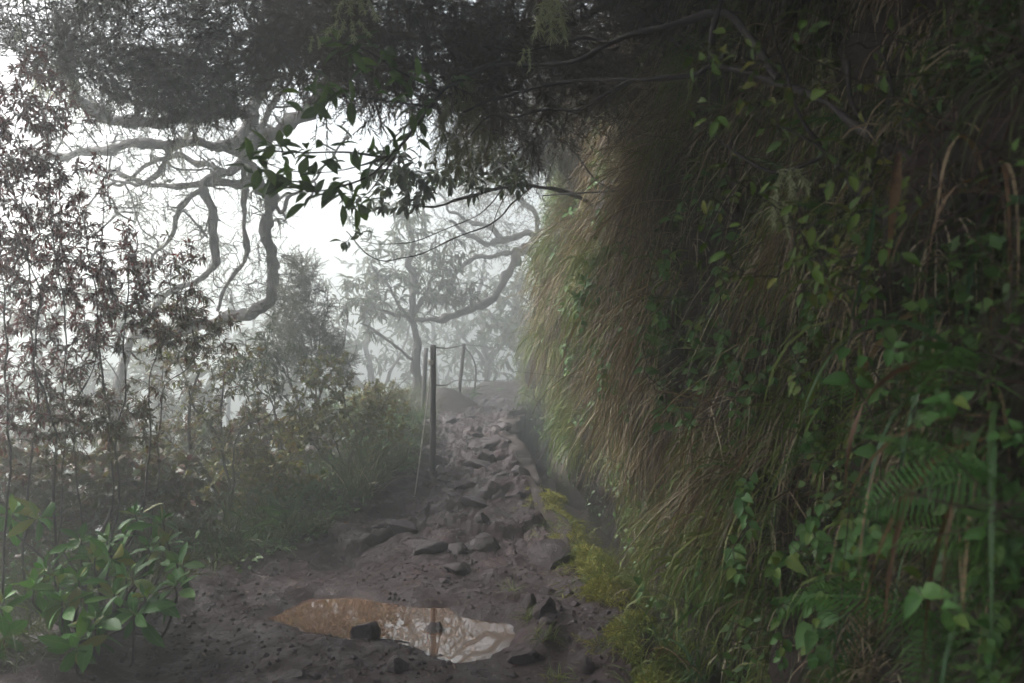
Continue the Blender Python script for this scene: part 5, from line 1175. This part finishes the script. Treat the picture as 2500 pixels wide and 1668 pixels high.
_, top2 = post('misty leaning fence post behind the earth hummock', 1116, 985, 1133, 840, 13.0, 0.035)
_, top3 = post('far faint fence post beside the bank edge', 1268, 975, 1284, 843, 17.5, 0.045)
def wire(label, pts, r=0.005, name='fence_wire', mat='wire'):
    pp = px_line(pts); q = catmull(pp, 6); m = MB(); tube(m, q, r, 5); tag(m.build(name, M[mat], origin=tuple(pp[0])), label, 'wire' if mat == 'wire' else 'rope', 'fence wires' if mat == 'wire' else None)
wire('upper fence wire running from the nearest post into the mist', [(1058, 848, 7.6), (1095, 850, 10.2), (1133, 843, 13.0), (1160, 844, 14), (1215, 850, 15.4), (1284, 846, 17.5), (1330, 848, 19)], 0.009)
wire('lower fence wire running from the nearest post into the mist', [(1056, 940, 7.6), (1090, 940, 10.2), (1122, 928, 13.0), (1200, 930, 15.4), (1276, 926, 17.5), (1330, 928, 19)], 0.009)
wire('white guy rope slanting from the nearest post down to a peg', [(1052, 893, 7.55), (1044, 970, 7.4), (1030, 1080, 7.2), (1018, 1170, 7.05), (1011, 1216, 7.0)], 0.0065, 'guy_rope', 'rope')
b = P(1010, 1222, 6.98)
T = thing('rope_peg', 'short pale peg holding the white rope at the path edge', 'peg', b)
m = MB(); tube(m, np.array([b + [0, 0, -0.05], b + [0, 0, 0.0], b + [0, 0, 0.035]]), 0.011, 6); m.build('shaft', M['rope'], T)
m = MB(); tube(m, catmull([b + [-0.012, 0, 0.03], b + [0, -0.012, 0.034], b + [0.012, 0, 0.03], b + [0, 0.012, 0.034], b + [-0.012, 0, 0.036]], 3), 0.005, 5); m.build('knot', M['rope'], T)
k0 = P(1051, 890, 7.53); m = MB()
for i in range(4): a = np.linspace(0, 6.28, 12); tube(m, np.stack([k0[0] + 0.022 * np.cos(a), k0[1] + 0.022 * np.sin(a), k0[2] + 0.012 * i + 0.006 * np.cos(a + i)], 1), 0.007, 5)
tag(m.build('rope_knot', M['rope'], origin=tuple(k0)), 'white rope knot wound round the nearest fence post', 'knot')
vine('bent_sapling', 'thin curved sapling beside the leaning fence post', [(1134, 848, 12.8), (1152, 870, 12.7), (1162, 905, 12.7), (1158, 960, 12.7)], 0.012, 0.016, 'bark', 'sapling')

# ------------------------------------------------------------------ big leaved shrub at the lower left
ROS = [(105,1262,4.5),(398,1268,4.55),(199,1318,4.4),(362,1333,4.4),(409,1322,4.45),(262,1318,4.4),(109,1390,4.15),(283,1370,4.2),(431,1376,4.25),(145,1424,4.05),(192,1416,4.05),(308,1410,4.1),(353,1458,4.0),(279,1450,4.0),(232,1508,3.85),(152,1464,3.95),(217,1538,3.8),
       (14,1553,3.8),(11,1462,4.0),(427,1428,4.1),(188,1588,3.7),(33,1254,4.5),(232,1355,4.25),(85,1430,4.05),(326,1500,3.9),(330,1255,4.6)]
rb = ground_at(230, 4.25); rb[2] = -0.02
T = thing('big_leaf_shrub', 'leafy shrub with glossy green rosettes at the near valley edge of the path', 'shrub', rb)
RL = [MB() for _ in range(4)]
for k, mm in enumerate(RL): mm.add(*leaf([0.36, 0.40, 0.36, 0.38][k], 8, 0.16, [0.10, 0.32, 0.55, 0.2][k], 0.58, 0.05, 0.008))
RL = [mm.mesh('leaf', M['rosette']) for mm in RL]
m = MB(); nl = 0
for (px, py, d) in ROS:
    c = P(px, py, d); q = catmull([rb + rng.normal(0, 0.06, 3) * [1, 1, 0], rb * 0.45 + c * 0.55 + rng.normal(0, 0.05, 3) + [0, 0, -0.08], c + [0, 0, -0.10], c], 6)
    sm = MB(); tube(sm, q, np.linspace(0.010, 0.004, len(q)), 5); sm.build('stem', M['twig'], T)
    ax = unit(c - q[-4] + rng.normal(0, 0.04, 3) + [0, 0, 0.04]); n = 11; a0 = random.uniform(0, 6)
    u = unit(np.cross(ax, [1, 0.3, 0.2])); v = np.cross(ax, u)
    for k in range(n):
        f = k / (n - 1); a = a0 + k * 2.4; el = 1.15 - 1.5 * f
        dv = (u * math.cos(a) + v * math.sin(a)) * math.cos(el) + ax * math.sin(el)
        place('leaf', RL[0 if f < 0.3 else (1 if f < 0.6 else (2 if k % 2 else 3))], T, c - ax * 0.05 * f, frames(dv[None], up=tuple(ax + [0, 0, 0.3]), jitter=0.12)[0], (0.075 + 0.105 * f) * random.uniform(0.85, 1.15) * (1.0 if f < 0.95 else 0.85))

# ------------------------------------------------------------------ grass tufts and ground growth on the valley side
def tuft(label, px, d, n, L, w, mat='grass_dark', name='grass_tuft', grav=(0.9, 1.8), z=None, spread=0.35, rad=0.06):
    r = ground_at(px, d)
    if r[0] > xl(d) - 0.45: r[2] = float(path_z(np.array(r[0]), np.array(r[1])))
    if z is not None: r[2] = z
    m = MB(); p = r + np.stack([rng.normal(0, rad, n), rng.normal(0, rad, n), np.full(n, -0.02)], 1)
    blades(m, p, ZUP + rng.normal(0, spread, (n, 3)), L * (0.55 + 0.6 * rng.random(n)), w * (0.6 + 0.6 * rng.random(n)), grav[0] + (grav[1] - grav[0]) * rng.random(n), 6)
    return tag(m.build(name, M[mat], origin=tuple(r)), label, 'grass', 'grass tufts along the valley edge')
for a in [('tall upright green grass tuft at the path edge left of the rope', 900, 6.95, 130, 0.60, 0.011), ('grass tuft leaning over the path just below the tall upright tuft', 860, 6.7, 70, 0.42, 0.010), ('sedge tuft behind the big leaved shrub, beside the fallen limb', 365, 5.3, 110, 0.50, 0.011), ('sedge tuft right of the fallen limb', 455, 5.5, 90, 0.48, 0.010),
          ('arching sedge tuft below the russet bush', 560, 5.6, 90, 0.42, 0.010), ('low spreading grass tuft at the path edge', 690, 5.95, 80, 0.34, 0.010), ('bright bladed low tuft beside the orange leaf', 760, 6.1, 60, 0.30, 0.011), ('tuft of grass behind the low spreading tuft', 640, 6.3, 80, 0.45, 0.009), ('grass tuft under the yellow green bush', 800, 6.9, 80, 0.42, 0.009),
          ('grass tuft close to the fence post foot', 985, 7.5, 70, 0.30, 0.008), ('grass tuft by the rounded boulder behind the post', 1030, 8.6, 70, 0.30, 0.008), ('grass fringe in the mist by the second post', 1040, 10.4, 90, 0.40, 0.009), ('grass on top of the earth hummock', 1090, 12.3, 90, 0.35, 0.009), ('sedge tuft at the foot of the red leaved bush', 250, 5.2, 90, 0.45, 0.010), ('dark sedge tuft among the red bush stems', 90, 4.8, 80, 0.4, 0.010)]:
    tuft(*a)
tuft('dry straw tuft standing beside the fallen limb', 420, 5.6, 40, 0.5, 0.008, 'grass_dry')
tuft('dry straw tuft leaning below the tall upright tuft', 880, 6.8, 45, 0.40, 0.008, 'grass_dry')
for px, d, lab in [(1250, 5.05, 'little grass tuft growing on the mud beside the big boulder'), (1330, 4.2, 'yellowish grass tuft by the puddle end'), (1300, 4.55, 'small grass tuft just beyond the puddle end'), (1360, 3.8, 'small grass tuft at the bottom by the mossy wall')]:
    x = (px - 1250) / FPX * d; tuft(lab, px, d, 70, 0.12, 0.005, 'grass', 'grass_tuft', (1.5, 2.6), float(path_z(np.array(x), np.array(d))), 0.7, 0.028)
# low ferns and leaves on the verge
for px, d, lab in [(600, 5.9, 'low fern at the path edge under the arching sedge'), (700, 6.2, 'low fern beside the bright bladed tuft'), (760, 7.0, 'fern under the yellow green bush'), (960, 7.6, 'yellow green fern leaning to the fence post'), (930, 8.2, 'misty bright fern behind the yellow green bush'), (1000, 9.0, 'misty fern left of the nearest fence post'), (500, 5.9, 'fern in shade left of the arching sedge'), (1150, 12.6, 'fern in mist by the leaning post'), (1200, 15.0, 'fern in thick mist below the wires')]:
    r = ground_at(px, d); r[2] += 0.05; fern(px, 0, d, random.uniform(0.28, 0.4), 6, lab, group='ferns on the valley side', root=r, aim=(0.0, -0.3, 0.5))
m = MB(); n = 9000
y = rng.uniform(3.6, 14, n); x = xl(y) - 0.12 - np.abs(rng.normal(0, 0.8, n)); z = np.maximum(ground_z(x, y), np.where(x > xl(y) - 0.45, path_z(x, y), -99))
p = np.stack([x, y, z], 1)
blades(m, p, ZUP * 0.8 + rng.normal(0, 0.5, p.shape), 0.08 + 0.24 * rng.random(n), 0.004 + 0.004 * rng.random(n), 1.0 + 1.4 * rng.random(n), 4)
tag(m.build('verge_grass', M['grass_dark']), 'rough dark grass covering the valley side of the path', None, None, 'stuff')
m = MB(); n = 7000
y = rng.uniform(4.4, 12, n); x = xl(y) - 0.05 - np.abs(rng.normal(0, 0.75, n)); z = np.maximum(ground_z(x, y), np.where(x > xl(y) - 0.45, path_z(x, y), -99)) + 0.02 + 0.30 * rng.random(n) * sstep(0.1, 0.6, xl(y) - x)
k = fbm(x * 1.4, y * 1.4, 0, 2, 301) > 0.0; p = np.stack([x, y, z], 1)[k]; d = unit(rng.normal(0, 0.7, p.shape) + [0.3, -0.2, 0.1])
m.inst(*LEAF_TINYW, p, frames(d, jitter=0.3), 0.03 + 0.04 * rng.random(len(p)))
tag(m.build('verge_leaves', M['cover']), 'low leafy growth covering the valley side of the path', None, None, 'stuff')
# litter and crumbs of stone on the mud
m = MB(); n = 2600
y = 3.3 * (9.5 / 3.3) ** rng.random(n); x = xl(y) + (xr(y) - xl(y)) * rng.random(n); k = poly_sd(x, y, PUD) > 0.05; x, y = x[k], y[k]
p = np.stack([x, y, path_z(x, y) + 0.004], 1); d = unit(rng.normal(0, 1, p.shape) * [1, 1, 0.15])
m.inst(*LEAF_MID, p, frames(d, jitter=0.35), 0.012 + 0.03 * rng.random(len(p)))
tag(m.build('leaf_litter', M['litter']), 'scraps of dead leaf trodden into the mud', None, None, 'stuff')
m = MB(); n = 5000
y = 3.3 * (12 / 3.3) ** rng.random(n); x = xl(y) - 0.1 + (xr(y) - xl(y) + 0.1) * rng.random(n); k = (poly_sd(x, y, PUD) > 0.03) & (fbm(x * 2, y * 2, 0, 3, 311) > -0.15); x, y = x[k], y[k]
import bmesh
bm = bmesh.new(); bmesh.ops.create_icosphere(bm, subdivisions=1, radius=1.0); V0 = np.array([v.co[:] for v in bm.verts]); F0 = np.array([[v.index for v in f.verts] for f in bm.faces]); bm.free()
V0 = V0 * (1 + 0.3 * noise3(V0[:, 0] * 3, V0[:, 1] * 3, V0[:, 2] * 3, 5))[:, None]; V0[:, 2] *= 0.6
s = 0.004 + 0.016 * rng.random(len(x)) ** 2.5
m.inst(V0, F0, np.stack([x, y, path_z(x, y) + s * 0.2], 1), frames(unit(rng.normal(0, 1, (len(x), 3)) * [1, 1, 0.2]), jitter=0.2), s)
tag(m.build('pebbles', M['rock'], smooth=False), 'crumbs of stone and grit scattered over the mud', None, None, 'stuff')
m = MB(); n = 260
y = 3.4 * (7.0 / 3.4) ** rng.random(n); x = xl(y) + (xr(y) - xl(y)) * rng.random(n); a = rng.random(n) * 3.14; L = 0.03 + 0.09 * rng.random(n)
A = np.stack([x, y, path_z(x, y) + 0.004], 1); x2, y2 = x + np.cos(a) * L, y + np.sin(a) * L; B = np.stack([x2, y2, path_z(x2, y2) + 0.006], 1)
tubes_thin(m, A, B, 0.0022, 0.0012, 0.08); tag(m.build('twig_litter', M['twig_brown']), 'thin broken twigs lying on the muddy path', None, None, 'stuff')
def fallen(label, px, py, d, s, mat='dead_leaf', dv=(0.7, -0.3, 0.5)):
    c = P(px, py, d); m = MB(); V, F = leaf(0.5, 6, 0.3, 0.3, 0.45, 0.06); m.inst(V, F, c[None], frames(np.array([dv], float), up=(0.1, -0.8, 0.5)), np.array([s])); tag(m.build('fallen_leaf', M[mat], origin=tuple(c)), label, 'leaf')
fallen('orange dead leaf stuck upright at the grassy path edge', 832, 1285, 6.2, 0.075)
fallen('pale yellow leaf lying by the head of the mossy wall', 1282, 1196, 6.9, 0.05, 'moss')
